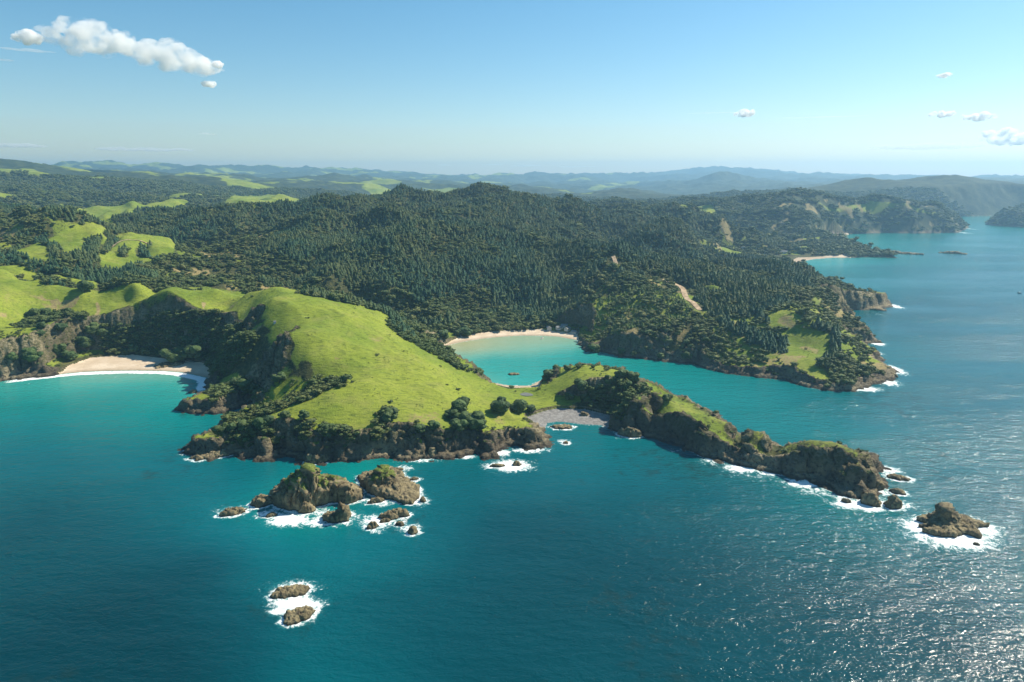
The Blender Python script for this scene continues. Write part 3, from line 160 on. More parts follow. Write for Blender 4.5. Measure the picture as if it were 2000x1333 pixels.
 'foam': [(-133.6,372.8,15.0,9.6,1.15),(-118.5,368.5,13.1,6.4,0.84),(-150.1,380.5,8.5,7.8,0.84),(-99.0,376.0,16.4,8.6,0.66),(-79.5,370.9,14.5,11.0,0.9),(-60.1,363.6,8.8,7.9,0.72),(-78.7,358.8,6.3,3.9,0.72),(-57.9,397.4,6.1,9.1,0.96),(-171.2,382.5,12.5,8.9,0.78),(-82.0,392.6,9.4,5.3,0.72),(-77.6,446.7,11.2,7.4,0.72),(-105.0,290.4,13.2,7.1,1.15),(-110.1,283.7,6.6,4.0,1.08),(-93.6,289.6,7.1,6.0,0.72),(-97.5,277.9,7.5,4.8,0.84),(-109.9,302.2,13.6,8.6,0.84),(-99.7,302.2,4.2,4.2,0.6),(-1.8,451.1,18.5,11.9,1.15),(13.5,479.1,17.5,7.1,0.96),(-9.5,474.2,11.6,8.9,0.96),(-37.5,466.6,15.3,5.8,0.84),(-66.7,460.1,19.0,5.8,0.72),(39.8,497.4,7.3,5.4,0.72),(-242.8,476.1,6.0,7.3,0.96),(-239.7,499.5,8.8,5.2,0.42),(-194.9,463.8,5.7,4.4,0.6),(148.3,460.1,15.7,10.3,0.72),(162.4,446.7,17.4,10.0,0.96),(180.9,438.2,15.4,7.9,0.72),(195.4,421.9,17.1,9.6,0.96),(214.0,403.1,15.0,9.3,0.72),(212.2,392.6,12.8,8.1,1.15),(222.6,387.8,11.0,6.3,1.15),(240.0,412.0,11.6,10.0,0.84),(263.9,444.1,10.4,8.1,0.96),(268.5,429.9,7.4,5.6,0.84),(244.3,392.6,9.4,9.5,0.72),(92.8,504.9,12.4,4.6,0.6),(126.9,479.1,12.0,5.4,0.48),(251.7,353.1,26.9,17.1,1.15),(240.3,363.6,12.6,12.1,1.08),(273.3,363.6,14.9,13.0,0.96),(256.1,346.3,14.3,10.2,0.96),(297.2,369.7,9.7,11.9,0.36),(406.6,700.1,11.3,23.5,1.08),(375.5,657.0,14.1,20.7,0.96),(342.1,631.5,19.0,10.4,0.96),(298.9,634.8,15.3,8.0,0.6),(449.8,814.5,10.7,13.6,0.96),(420.4,769.5,13.5,12.1,0.84),(605.8,1066.8,13.1,29.0,0.96),(608.6,1127.2,21.4,18.9,0.72),(1028.7,1807.7,53.3,49.1,0.42),(1164.0,1807.7,42.1,43.7,0.36),(900.1,1714.9,58.4,28.4,0.36),(1795.1,2717.5,24.5,79.9,0.6),(1645.9,2516.4,31.6,68.1,0.6),(176.2,555.8,6.5,5.7,0.6),(75.1,524.0,8.5,4.8,0.48),(-110.4,372.2,19.7,11.4,0.8),(-125.6,382.5,20.2,10.6,0.7),(201.4,412.0,22.5,13.1,0.6),(225.3,399.6,18.8,15.0,0.7),(168.8,434.0,22.8,9.6,0.5),(-303.2,620.3,6.5,7.8,0.48),(548.6,996.6,8.7,15.0,0.48)],
 'clouds': [
  ((-2983.2, 5775.0, 1162.7), 1326.0, 341.0, 'largest fluffy white cumulus cloud stretched across the upper left sky', 0),
  ((-3578.0, 5426.6, 1196.4), 224.0, 117.0, 'small round white cloud left of the largest cloud', 1),
  ((-2435.8, 6026.3, 1101.9), 107.0, 63.0, 'tiny white puff just off the right tip of the largest cloud', 1),
  ((-2511.1, 5995.4, 942.2), 137.0, 63.0, 'tiny ragged puff below the right tip of the largest cloud', 1),
  ((-3875.1, 5829.5, 1179.4), 368.0, 53.0, 'thin wisp under the small round cloud at far left', 2),
  ((-4000.4, 5744.3, 1089.9), 126.0, 42.0, 'thin wisp at the left picture edge', 2),
  ((2770.6, 8562.9, 931.3), 284.0, 122.0, 'lone small oval cloud right of the middle sky', 1),
  ((4604.0, 7733.2, 1250.0), 162.0, 61.0, 'tiny cloud highest of those at the right', 1),
  ((5145.4, 8574.6, 926.5), 315.0, 98.0, 'small flat cloud left of a pair in the right sky', 1),
  ((5470.4, 8371.1, 880.7), 405.0, 105.0, 'small flat cloud right of a pair in the right sky', 1),
  ((7572.4, 12948.3, 736.2), 2026.0, 270.0, 'long low flat cloud bank near the right horizon', 3),
  ((7986.8, 11498.3, 819.5), 945.0, 294.0, 'white cloud cut by the right picture edge', 1),
  ((-8263.4, 15991.1, 795.5), 2296.0, 230.0, 'long low flat cloud bank near the left horizon', 3),
  ((-9717.1, 13949.2, 787.3), 1020.0, 191.0, 'low cloud at the left picture edge near the horizon', 3),
  ((-5900.4, 13790.8, 1000.1), 338.0, 90.0, 'faint wisp above the left horizon', 2),
  ((435.9, 19995.2, 496.6), 900.0, 90.0, 'faint low cloud just over the middle horizon', 2),
  ((1881.6, 19911.3, 467.3), 1200.0, 90.0, 'faint low streak right of the middle horizon', 2),
  ((-1923.6, 19907.3, 509.3), 330.0, 90.0, 'tiny low puff over the blue ridge', 2),
  ((-580.9, 19991.6, 524.7), 600.0, 90.0, 'faint low puff between the two horizon wisps', 2),
  ((3219.6, 11560.0, 1195.1), 810.0, 27.0, 'short faint streak left of the lone oval cloud', 2),
  ((4731.5, 11027.8, 1089.3), 1530.0, 36.0, 'long thin contrail streak right of the lone oval cloud', 2)],
}

# ---------------------------------------------------------------- noise
_rng = np.random.RandomState(7)
_P = _rng.permutation(256).astype(np.int32); _P = np.concatenate([_P, _P, _P])
_A = _rng.rand(256) * 2 * np.pi
_GX = np.cos(_A).astype(np.float32); _GY = np.sin(_A).astype(np.float32)
_G3 = _rng.randn(256, 3).astype(np.float32); _G3 /= np.linalg.norm(_G3, axis=1)[:, None]

def noise2(x, y):
    x = np.asarray(x, np.float64); y = np.asarray(y, np.float64)
    xi = np.floor(x).astype(np.int64); yi = np.floor(y).astype(np.int64)
    fx = (x - xi).astype(np.float32); fy = (y - yi).astype(np.float32)
    xi &= 255; yi &= 255
    u = fx*fx*fx*(fx*(fx*6-15)+10); v = fy*fy*fy*(fy*(fy*6-15)+10)
    def g(a, b, dx, dy):
        h = _P[_P[a] + b]
        return _GX[h]*dx + _GY[h]*dy
    x1 = (xi+1) & 255; y1 = (yi+1) & 255
    a = g(xi, yi, fx, fy); b = g(x1, yi, fx-1, fy); c = g(xi, y1, fx, fy-1); d = g(x1, y1, fx-1, fy-1)
    return ((a + u*(b-a)) * (1-v) + (c + u*(d-c)) * v) * 1.5

def noise3(x, y, z):
    xi = np.floor(x).astype(np.int64); yi = np.floor(y).astype(np.int64); zi = np.floor(z).astype(np.int64)
    fx = x-xi; fy = y-yi; fz = z-zi
    xi &= 255; yi &= 255; zi &= 255
    u = fx*fx*(3-2*fx); v = fy*fy*(3-2*fy); w = fz*fz*(3-2*fz)
    r = 0
    for i in (0, 1):
        for j in (0, 1):
            for k in (0, 1):
                h = _P[_P[_P[(xi+i) & 255] + ((yi+j) & 255)] + ((zi+k) & 255)]
                g = _G3[h]
                q = g[..., 0]*(fx-i) + g[..., 1]*(fy-j) + g[..., 2]*(fz-k)
                r = r + q * (u if i else 1-u) * (v if j else 1-v) * (w if k else 1-w)
    return r * 1.6

def fbm(x, y, s, o=4, g=0.5, off=0.0):
    r = 0; a = 1.0; t = 0
    for i in range(o):
        r = r + a*noise2(x/s + off + 13.7*i, y/s - off + 7.1*i); t += a; a *= g; s = s/2.03
    return r / t

def ridged(x, y, s, o=4, g=0.5, off=0.0):      # 1 on the crests, 0 in the gullies
    r = 0; a = 1.0; t = 0
    for i in range(o):
        r = r + a*(1-np.abs(noise2(x/s + off + 5.3*i, y/s + off + 9.9*i))*1.6); t += a; a *= g; s = s/2.1
    return r / t

def rock3(x, y, z, s):                          # craggy relief, about -1..1
    a = 1-2*np.abs(noise3(x/s, y/s, z/s*0.7)); b = 1-2*np.abs(noise3(x/s*2.2+9, y/s*2.2, z/s*1.6+4)); c = 1-2*np.abs(noise3(x/s*4.9, y/s*4.9+3, z/s*4))
    q = (z*1.1 + x*0.38 - y*0.22 + 2.2*noise3(x/14, y/14, z/14))/(s*0.34); q = q-np.floor(q)
    v = (x*0.8 + y*0.6 + 2.5*noise3(x/11+7, y/11, z/16))/(s*0.55); v = v-np.floor(v)
    return 0.52*a + 0.26*b + 0.16*c + 0.42*(q-0.5) + 0.34*(np.abs(v-0.5)*2-0.5)

def sstep(a, b, x):
    t = np.clip((x-a)/(b-a), 0, 1); return t*t*(3-2*t)

def smin(a, b, k):
    h = np.clip(0.5 + 0.5*(b-a)/k, 0, 1); return b + (a-b)*h - k*h*(1-h)

def poly_sd(px, py, poly):                      # signed distance to a closed outline, + inside
    poly = np.asarray(poly, np.float64); n = len(poly)
    d2 = np.full(px.shape, 1e30); ins = np.zeros(px.shape, bool)
    for i in range(n):
        ax, ay = poly[i]; bx, by = poly[(i+1) % n]
        ex, ey = bx-ax, by-ay; L = ex*ex+ey*ey
        if L < 1e-9: continue
        wx = px-ax; wy = py-ay
        t = np.clip((wx*ex+wy*ey)/L, 0, 1)
        q = (wx-t*ex)**2 + (wy-t*ey)**2
        np.minimum(d2, q, out=d2)
        c = (ay > py) != (by > py)
        if ey != 0: ins ^= c & (px < ax + wy*ex/ey)
    return np.where(ins, 1, -1)*np.sqrt(d2)

def rbf(pts, vals, qx, qy, c=0.007, L=0.5, nug=0.004):
    """smooth bounded interpolation of scattered heights (exponential covariance)"""
    pts = np.asarray(pts, float); vals = np.asarray(vals, float); mu = vals.mean(); n = len(pts)
    ph = lambda r2: np.exp(-(np.sqrt(r2 + c*c)-c)/L)
    D = ((pts[:, None]-pts[None])**2).sum(-1)
    w = np.linalg.solve(ph(D) + np.eye(n)*nug, vals-mu)
    out = np.full(qx.shape, mu)
    for i in range(n):
        out += w[i]*ph((qx-pts[i, 0])**2 + (qy-pts[i, 1])**2)
    return out

# ---------------------------------------------------------------- land fields, kept on a log-polar lattice (same density near and far)
DT = 0.0036
TH0, TH1 = -0.92, 0.92
RH0, RH1 = math.log(300), math.log(17500)
NT = int((TH1-TH0)/DT)+1; NR = int((RH1-RH0)/DT)+1
def lattice():
    th = TH0 + DT*np.arange(NT); rh = RH0 + DT*np.arange(NR)
    T, R = np.meshgrid(th, rh); r = np.exp(R)
    return T, R, r*np.sin(T), r*np.cos(T)

def lookup(F, x, y):
    t = (np.arctan2(x, y)-TH0)/DT; r = (np.log(np.maximum(np.hypot(x, y), 1))-RH0)/DT
    t = np.clip(t, 0, NT-1.001); r = np.clip(r, 0, NR-1.001)
    i = t.astype(int); j = r.astype(int); a = (t-i).astype(np.float32); b = (r-j).astype(np.float32)
    f = F[j, i]*(1-a)*(1-b) + F[j, i+1]*a*(1-b) + F[j+1, i]*(1-a)*b + F[j+1, i+1]*a*b
    return f

def to_lp(x, y):
    return math.atan2(x, y), math.log(math.hypot(x, y))

def build_fields(D):
    T, R, X, Y = lattice()
    F = {}
    c = np.array(D['controls'], float)
    lp = np.array([to_lp(a, b) for a, b, _ in c])
    F['B'] = rbf(lp, c[:, 2], T, R)
    F['sd'] = np.where(Y > -1, poly_sd(X, Y, D['coast']), 0)
    for p in D.get('islands', []):
        F['sd'] = np.maximum(F['sd'], poly_sd(X, Y, p))
    F['beach'] = np.full(X.shape, -1e3)
    for p in D['beaches']: F['beach'] = np.maximum(F['beach'], poly_sd(X, Y, p))
    F['shingle'] = poly_sd(X, Y, D['shingle'])
    for k, ps in D.get('cover', {}).items():
        f = np.full(X.shape, -1e3)
        for p in ps: f = np.maximum(f, poly_sd(X, Y, p))
        F[k] = f
    if 'patch' in F: F['pasture'] = np.minimum(F['pasture'], -F['patch'])
    w = np.array(D['water'], float)
    lpw = np.array([to_lp(a, b) for a, b, _ in w])
    F['water'] = rbf(lpw, w[:, 2], T, R, 0.03)
    for k in F: F[k] = F[k].astype(np.float32)
    return F

def height(F, x, y):
    """ground height; returns z, noisy shore distance, cliff factor"""
    r = np.hypot(x, y); lr = np.log(r)
    B = lookup(F['B'], x, y); sd = lookup(F['sd'], x, y); be = lookup(F['beach'], x, y)
    bw = sstep(-7, 1, be)
    near = 1-sstep(1500, 2600, r)
    jag = (7.5*fbm(x, y, 26, 3) + 4.0*fbm(x, y, 8, 3, off=3))*near + 22*fbm(x, y, 120, 4)*sstep(1300, 2200, r)
    s = sd + jag*(1-bw)
    past = lookup(F['pasture'], x, y) if 'pasture' in F else np.full(x.shape, -1e3)
    pw = sstep(-12, 8, past)*(1-sstep(1300, 1700, r))
    inland = sstep(6, 90, sd)
    A = np.interp(lr, np.log([300, 800, 950, 1400, 2500, 4500, 9000, 17500]), [4, 7, 42, 82, 66, 100, 170, 230])
    A = A*(1-pw*0.6)*inland
    wx = x + 40*fbm(x, y, 150, 2, off=8); wy = y + 40*fbm(x, y, 150, 2, off=21)
    g = ridged(wx, wy, 400, 3, 0.40) - 0.70
    gf = ridged(wx, wy, 1500, 5, 0.5, off=2.2) - 0.55
    fw = sstep(2300, 5000, r)
    g = g + 0.26*(ridged(wx, wy, 165, 3, .5, off=4.4)-.6)
    Hn = B + A*(g*(1-fw) + gf*fw) + fbm(x, y, 45, 3, off=5)*2.2*near*inland + 3.0*ridged(x, y, 70, 3, off=15)*near*sstep(6, 30, sd)*(1-0.6*pw)
    Hn = Hn + pw*near*inland*(5.0*(ridged(x+0.5*y, y, 120, 3, 0.45, off=12)-0.6) + 1.3*(ridged(x, y, 28, 3, 0.5, off=41)-0.6))
    Hn = np.maximum(Hn, np.minimum(B, 4) - 1)
    low = sstep(0, 30, B)
    Hn = B + (Hn-B)*np.maximum(low, 0.15)
    slope = (1.7 + 1.2*fbm(x, y, 30, 2, off=11))*near + 0.9*(1-near)
    shelf = 4.5 + 5*fbm(x, y, 40, 2, off=17)
    cap_c = 0.7 + 0.10*np.maximum(s, 0) + np.maximum(0, s-shelf)*slope
    cap_b = 0.15 + 0.075*np.maximum(sd, 0) + np.maximum(0, -be-2)*1.5
    cap_c = np.where(r < 1300, smin(cap_c, 3 + 0.35*np.maximum(-be, 0) + 1.9*np.maximum(-be-17, 0), 3), cap_c)      # scree fan between sand and cliff
    cap = cap_c*(1-bw) + cap_b*bw
    k = 1.0 + 5*(1-near)
    z = smin(Hn, cap, k*2)
    cliff = sstep(-2, 3, Hn-cap)*(1-bw)
    sea = np.minimum(s, sd+6)
    z = np.where(sea < 0, -0.4 + 0.35*np.maximum(sea, -12), np.maximum(z, 0.12))
    z = np.where(r > 5200, np.where((B < 0) & (Hn < 6), -3, np.maximum(Hn, 1)), z)
    return z, s, cliff, bw, pw

# ---------------------------------------------------------------- helpers
C = scene.collection
def tag(o, label=None, cat=None, group=None, kind=None):
    if label: o['label'] = label
    if cat: o['category'] = cat
    if group: o['group'] = group
    if kind: o['kind'] = kind
    return o

def mesh_np(name, co, faces, smooth=True, attrs=None):
    """co (n,3), faces (m,k) of one size"""
    me = bpy.data.meshes.new(name); n = len(co); m, k = faces.shape
    me.vertices.add(n); me.vertices.foreach_set('co', np.ascontiguousarray(co, np.float32).ravel())
    me.loops.add(m*k); me.loops.foreach_set('vertex_index', np.ascontiguousarray(faces, np.int32).ravel())
    me.polygons.add(m); me.polygons.foreach_set('loop_start', np.arange(0, m*k, k, dtype=np.int32))
    me.update(calc_edges=True)
    if smooth: me.polygons.foreach_set('use_smooth', np.ones(m, bool))
    for an, a in (attrs or {}).items():
        if a.ndim == 1:
            t = me.attributes.new(an, 'FLOAT', 'POINT'); t.data.foreach_set('value', np.ascontiguousarray(a, np.float32))
        else:
            t = me.attributes.new(an, 'FLOAT_COLOR', 'POINT'); t.data.foreach_set('color', np.ascontiguousarray(a, np.float32).ravel())
    me.validate(); return me

def link(name, me, mat, parent=None):
    o = bpy.data.objects.new(name, me); C.objects.link(o)
    if mat and not me.materials: me.materials.append(mat)
    if parent: o.parent = parent
    return o

def compact(co, faces, keep, attrs=None):
    f = faces[keep]; used = np.zeros(len(co), bool); used[f.ravel()] = True
    idx = np.cumsum(used)-1
    return co[used], idx[f], {k: v[used] for k, v in (attrs or {}).items()}

# ---------------------------------------------------------------- node shorthand
class Shader:
    def __init__(s, name):
        s.m = bpy.data.materials.new(name); s.m.use_nodes = True; s.t = s.m.node_tree; s.t.nodes.clear()
        s.out = s.t.nodes.new('ShaderNodeOutputMaterial')
    def n(s, typ, **kw):
        nd = s.t.nodes.new(typ)
        for k, v in kw.items():
            if k.startswith('_'): setattr(nd, k[1:], v)
        return nd
    def put(s, sock, v):
        if isinstance(v, bpy.types.NodeSocket): s.t.links.new(v, sock)
        elif v is not None: sock.default_value = v
    def math(s, op, a, b=None, c=None, clamp=False):
        nd = s.n('ShaderNodeMath', _operation=op, _use_clamp=clamp)
        for i, v in enumerate((a, b, c)):
            if v is not None: s.put(nd.inputs[i], v)
        return nd.outputs[0]
    def mix(s, f, a, b, blend='MIX'):
        nd = s.n('ShaderNodeMix', _data_type='RGBA', _blend_type=blend, _clamp_factor=True)
        s.put(nd.inputs[0], f)
        for i, v in ((6, a), (7, b)):
            if isinstance(v, tuple): v = (*v, 1)
            s.put(nd.inputs[i], v)
        return nd.outputs[2]
    def pos(s): return s.n('ShaderNodeNewGeometry').outputs['Position']
    def noise(s, sc, det=4, rough=.55, vec=None, dist=0.0, stretch=None):
        v = vec or s.pos()
        if stretch:
            mp = s.n('ShaderNodeMapping'); s.put(mp.inputs[0], v); mp.inputs['Scale'].default_value = stretch[0]; mp.inputs['Rotation'].default_value = stretch[1]; v = mp.outputs[0]
        nd = s.n('ShaderNodeTexNoise'); s.put(nd.inputs['Vector'], v)
        nd.inputs['Scale'].default_value = sc; nd.inputs['Detail'].default_value = det; nd.inputs['Roughness'].default_value = rough; nd.inputs['Distortion'].default_value = dist
        return nd.outputs[0]
    def ramp(s, x, a, b, o0=0.0, o1=1.0):
        nd = s.n('ShaderNodeMapRange', _interpolation_type='SMOOTHSTEP'); s.put(nd.inputs[0], x)
        for i, v in enumerate((a, b, o0, o1)): s.put(nd.inputs[1+i], v)
        return nd.outputs[0]
    def attr(s, nm):
        return s.n('ShaderNodeAttribute', _attribute_name=nm)
    def sep(s, c):
        nd = s.n('ShaderNodeSeparateColor'); s.put(nd.inputs[0], c); return nd.outputs
    def bump(s, h, st, dist, nrm=None):
        nd = s.n('ShaderNodeBump'); s.put(nd.inputs['Height'], h); nd.inputs['Strength'].default_value = st; nd.inputs['Distance'].default_value = dist
        if nrm: s.put(nd.inputs['Normal'], nrm)
        return nd.outputs[0]
    def bsdf(s, col, rough=.8, spec=.3, nrm=None, **kw):
        nd = s.n('ShaderNodeBsdfPrincipled')
        s.put(nd.inputs['Base Color'], (*col, 1) if isinstance(col, tuple) else col); s.put(nd.inputs['Roughness'], rough); s.put(nd.inputs['Specular IOR Level'], spec)
        if nrm: s.put(nd.inputs['Normal'], nrm)
        for k, v in kw.items(): s.put(nd.inputs[k], v)
        s.t.links.new(nd.outputs[0], s.out.inputs[0]); return nd

def mat_land():
    s = Shader('land')
    c = s.sep(s.attr('cov').outputs['Color']); grass, sand, rock = c[0], c[1], c[2]; bare = s.attr('cov').outputs['Alpha']
    c2 = s.sep(s.attr('cov2').outputs['Color']); shingle, fine, far = c2[0], c2[1], c2[2]
    n1 = s.noise(.012, 5); n2 = s.noise(.06, 5); n3 = s.noise(.35, 6, .65); n4 = s.noise(1.4, 3, .6)
    z = s.n('ShaderNodeSeparateXYZ'); s.put(z.inputs[0], s.pos()); z = z.outputs[2]
    g = s.mix(s.ramp(n1, .38, .62), (.155, .215, .022), (.245, .285, .034))
    g = s.mix(s.ramp(n2, .45, .75, 0, .6), g, (.25, .25, .06))
    ter = s.noise(.30, 5, .65, stretch=((.35, 1.2, 2.5), (0, 0, .2)), dist=.4)
    g = s.mix(s.ramp(ter, .48, .64, 0, .7), g, (.095, .135, .02))
    g = s.mix(s.ramp(n3, .55, .72, 0, .6), g, (.075, .10, .02))
    g = s.mix(s.ramp(n4, .6, .75, 0, .35), g, (.06, .09, .02))
    fl = s.mix(s.ramp(n3, .4, .65), (.035, .045, .016), (.10, .095, .035))
    fl = s.mix(s.ramp(n2, .5, .7, 0, .7), fl, (.14, .14, .045))
    fb = s.mix(s.ramp(s.noise(.02, 8, .7), .42, .6), (.022, .038, .02), (.055, .07, .03))
    fl = s.mix(far, fl, fb)
    rk = s.mix(s.ramp(n1, .42, .62), (.15, .125, .078), (.34, .285, .175))
    rk = s.mix(s.ramp(n2, .4, .62, 0, .6), rk, (.09, .072, .052))
    rk = s.mix(s.ramp(n3, .48, .68), rk, (.05, .042, .035))
    rk = s.mix(s.ramp(n4, .55, .7, 0, .5), rk, (.28, .24, .17))
    rk = s.mix(s.ramp(z, 7, 16, 0, s.ramp(n3, .4, .6, 0, .75)), rk, (.10, .105, .04))      # moss and dry grass on the ledges
    rk = s.mix(s.ramp(z, 2.4, .4, 0, .75), rk, (.028, .024, .02))                      # wet band
    ba = s.mix(s.ramp(n3, .4, .6), (.38, .30, .13), (.26, .20, .09))
    sd = s.mix(s.ramp(n2, .35, .65), (.68, .56, .42), (.56, .44, .31))
    sd = s.mix(s.ramp(z, .9, .2, 0, .6), sd, (.30, .22, .14))
    sh = s.mix(s.ramp(n3, .4, .65), (.20, .19, .18), (.30, .29, .27))
    sd = s.mix(shingle, sd, sh)
    jag = s.math('MULTIPLY', s.math('SUBTRACT', n3, .5), .9)
    e = lambda w, lo=.35, hi=.65: s.ramp(s.math('ADD', w, jag), lo, hi)
    col = s.mix(e(grass), fl, g)
    col = s.mix(e(bare), col, ba)
    col = s.mix(e(rock), col, rk)
    col = s.mix(e(sand, .42, .58), col, sd)
    gr = s.noise(.25, 4, .6, stretch=((.6, 1, 3.5), (0, 0, .3)))
    h = s.math('ADD', s.math('MULTIPLY', n4, .35), s.math('MULTIPLY', s.math('ADD', gr, n3), s.math('ADD', .6, s.math('MULTIPLY', rock, 2.2))))
    b = s.bump(h, .8, 1.2)
    s.bsdf(col, .9, .15, b); return s.m

def mat_rock():
    s = Shader('rock')
    ox = s.n('ShaderNodeObjectInfo').outputs['Random']
    n2 = s.noise(.12, 5); n3 = s.noise(.5, 6, .65); n4 = s.noise(2.0, 3, .6)
    z = s.n('ShaderNodeSeparateXYZ'); s.put(z.inputs[0], s.pos()); z = z.outputs[2]
    nz = s.n('ShaderNodeSeparateXYZ'); s.put(nz.inputs[0], s.n('ShaderNodeNewGeometry').outputs['Normal']); nz = nz.outputs[2]
    rk = s.mix(s.ramp(n2, .35, .65), (.18, .145, .075), (.35, .285, .155))
    rk = s.mix(s.ramp(n3, .45, .68), rk, (.07, .055, .038))
    rk = s.mix(s.ramp(n4, .52, .7, 0, .6), rk, (.31, .25, .15))
    g = s.mix(s.ramp(n3, .4, .6), (.10, .14, .025), (.17, .20, .04))
    a = s.attr('green').outputs['Fac']
    rk = s.mix(s.ramp(s.math('ADD', s.math('MULTIPLY', a, s.ramp(nz, .25, .6)), s.math('MULTIPLY', s.math('SUBTRACT', n3, .5), 1.2)), .35, .6), rk, g)
    rk = s.mix(s.ramp(z, 1.3, .2, 0, .85), rk, (.03, .024, .018))
    b = s.bump(s.math('ADD', s.math('MULTIPLY', n3, 1.6), s.math('MULTIPLY', n4, .4)), .9, 1.0)
    s.bsdf(rk, .85, .25, b); return s.m

def mat_sea():
    s = Shader('sea_water')
    w = s.attr('water').outputs['Fac']; f = s.attr('foam').outputs['Fac']; sk = s.attr('reef').outputs['Fac']
    big = s.noise(.006, 4, .5); p = s.math('ADD', w, s.math('MULTIPLY', s.math('SUBTRACT', big, .5), .26))
    cr = s.n('ShaderNodeValToRGB'); s.put(cr.inputs[0], s.math('DIVIDE', p, 1.4))
    el = cr.color_ramp.elements
    stops = [(0, (.0, .032, .042)), (.12/1.4, (.0, .052, .066)), (.3/1.4, (.0, .105, .122)), (.6/1.4, (.0, .19, .175)), (.9/1.4, (.03, .30, .26)), (1.1/1.4, (.15, .37, .28)), (1.0, (.36, .36, .18))]
    el[0].position = 0; el[0].color = (*stops[0][1], 1); el[1].position = 1; el[1].color = (*stops[-1][1], 1)
    for q, cc in stops[1:-1]:
        x = el.new(q); x.color = (*cc, 1)
    col = cr.outputs[0]
    nr = s.noise(.09, 5, .6)
    col = s.mix(s.math('MULTIPLY', s.ramp(s.math('ADD', sk, s.math('MULTIPLY', s.math('SUBTRACT', nr, .5), 1.6)), .35, .8), .55), col, (.012, .030, .024))
    # foam
    fn = s.noise(.22, 7, .68, dist=1.2); fn2 = s.noise(.9, 5, .7, dist=.6)
    q = s.math('ADD', f, s.math('ADD', s.math('MULTIPLY', s.math('SUBTRACT', fn, .5), 1.9), s.math('MULTIPLY', s.math('SUBTRACT', fn2, .5), .9)))
    fm = s.math('MULTIPLY', s.ramp(q, .42, .85), s.ramp(f, .02, .2))
    milky = s.math('MULTIPLY', s.ramp(s.math('ADD', f, s.math('MULTIPLY', s.math('SUBTRACT', fn, .5), 1.0)), .15, .9), .55)
    col = s.mix(milky, col, (.05, .30, .31))
    col = s.mix(fm, col, (.86, .88, .86))
    rough = s.math('ADD', .13, s.math('MULTIPLY', fm, .6))
    a = s.noise(.055, 3, .5, stretch=((.55, 1.5, 1), (0, 0, .75)))
    b = s.noise(.22, 3, .6, stretch=((.7, 1.3, 1), (0, 0, .45)), dist=.3)
    c = s.noise(.8, 3, .6, stretch=((.8, 1.3, 1), (0, 0, .9)), dist=.4)
    lane = s.ramp(s.noise(.0045, 4, .55, stretch=((.5, 1.8, 1), (0, 0, .6))), .35, .65, .55, 1.25)
    h = s.math('ADD', s.math('MULTIPLY', a, 1.5), s.math('ADD', s.math('MULTIPLY', b, .95), s.math('MULTIPLY', c, .36)))
    nb = s.bump(s.math('MULTIPLY', h, lane), 1.0, 1.0)
    s.bsdf(col, rough, .40, nb, IOR=1.33); return s.m

def mat_leaf(name, c0, c1, c2, var=.5, br=1.0):
    s = Shader(name)
    r = s.n('ShaderNodeObjectInfo').outputs['Random']
    col = s.mix(r, c0, c1)
    nb = s.noise(.010, 5, .6, vec=s.n('ShaderNodeObjectInfo').outputs['Location'])
    col = s.mix(s.ramp(nb, .42, .62), col, c2)
    gi = s.n('ShaderNodeNewGeometry').outputs['Random Per Island']
    col = s.mix(s.math('MULTIPLY', gi, var), col, s.mix(1.0, col, (1.9, 1.9, 1.7), 'MULTIPLY'))
    s.bsdf(col, .75, .2); return s.m

def mat_plain(name, col, rough=.8, spec=.3, nz=0.0, sc=1.0):
    s = Shader(name)
    if nz: c = s.mix(s.ramp(s.noise(sc, 4), .35, .65), tuple(v*(1-nz) for v in col), tuple(min(1, v*(1+nz)) for v in col))
    else: c = col
    s.bsdf(c, rough, spec); return s.m

def mat_vol(name, dens, col, g, ns=0):
    s = Shader(name); nd = s.n('ShaderNodeVolumePrincipled')
    nd.inputs['Color'].default_value = (*col, 1); nd.inputs['Density'].default_value = dens; nd.inputs['Anisotropy'].default_value = g
    if ns:
        n_ = s.noise(1/ns, 6, .62, vec=s.n('ShaderNodeNewGeometry').outputs['Position']); s.put(nd.inputs['Density'], s.math('MULTIPLY', s.ramp(n_, .40, .62), dens*2.0))
    s.t.links.new(nd.outputs[0], s.out.inputs['Volume']); return s.m

M = dict(land=mat_land(), rock=mat_rock(), sea=mat_sea(),
    pine=mat_leaf('pine_needles', (.050, .086, .034), (.110, .130, .045), (.038, .085, .042)),
    bush=mat_leaf('bush_leaves', (.048, .078, .026), (.125, .130, .042), (.085, .110, .034), .7),
    scrub=mat_leaf('scrub_leaves', (.040, .066, .022), (.100, .110, .036), (.064, .090, .028), .7),
    young=mat_leaf('young_conifer_needles', (.08, .13, .035), (.14, .18, .05), (.10, .14, .04), .6),
    tuss=mat_leaf('tussock_blades', (.05, .075, .018), (.12, .13, .03), (.07, .10, .02), .6),
    tree=mat_leaf('coastal_tree_leaves', (.032, .056, .020), (.058, .080, .026), (.042, .068, .022), .8),
    bark=mat_plain('bark', (.09, .07, .05), .9, .2, .3),
    track=mat_plain('track_clay', (.42, .31, .20), .95, .1, .25, .2), pond=mat_plain('pond_mud', (.17, .15, .10), .25, .5),
    wall=mat_plain('painted_weatherboard', (.55, .53, .47), .7, .3), roof=mat_plain('roof_iron', (.20, .20, .19), .5, .4), dark=mat_plain('window_glass', (.03, .04, .05), .1, .5))
BUILD_VEG = True
F = build_fields(DATA)
print('fields', round(time.time()-_t0, 1))

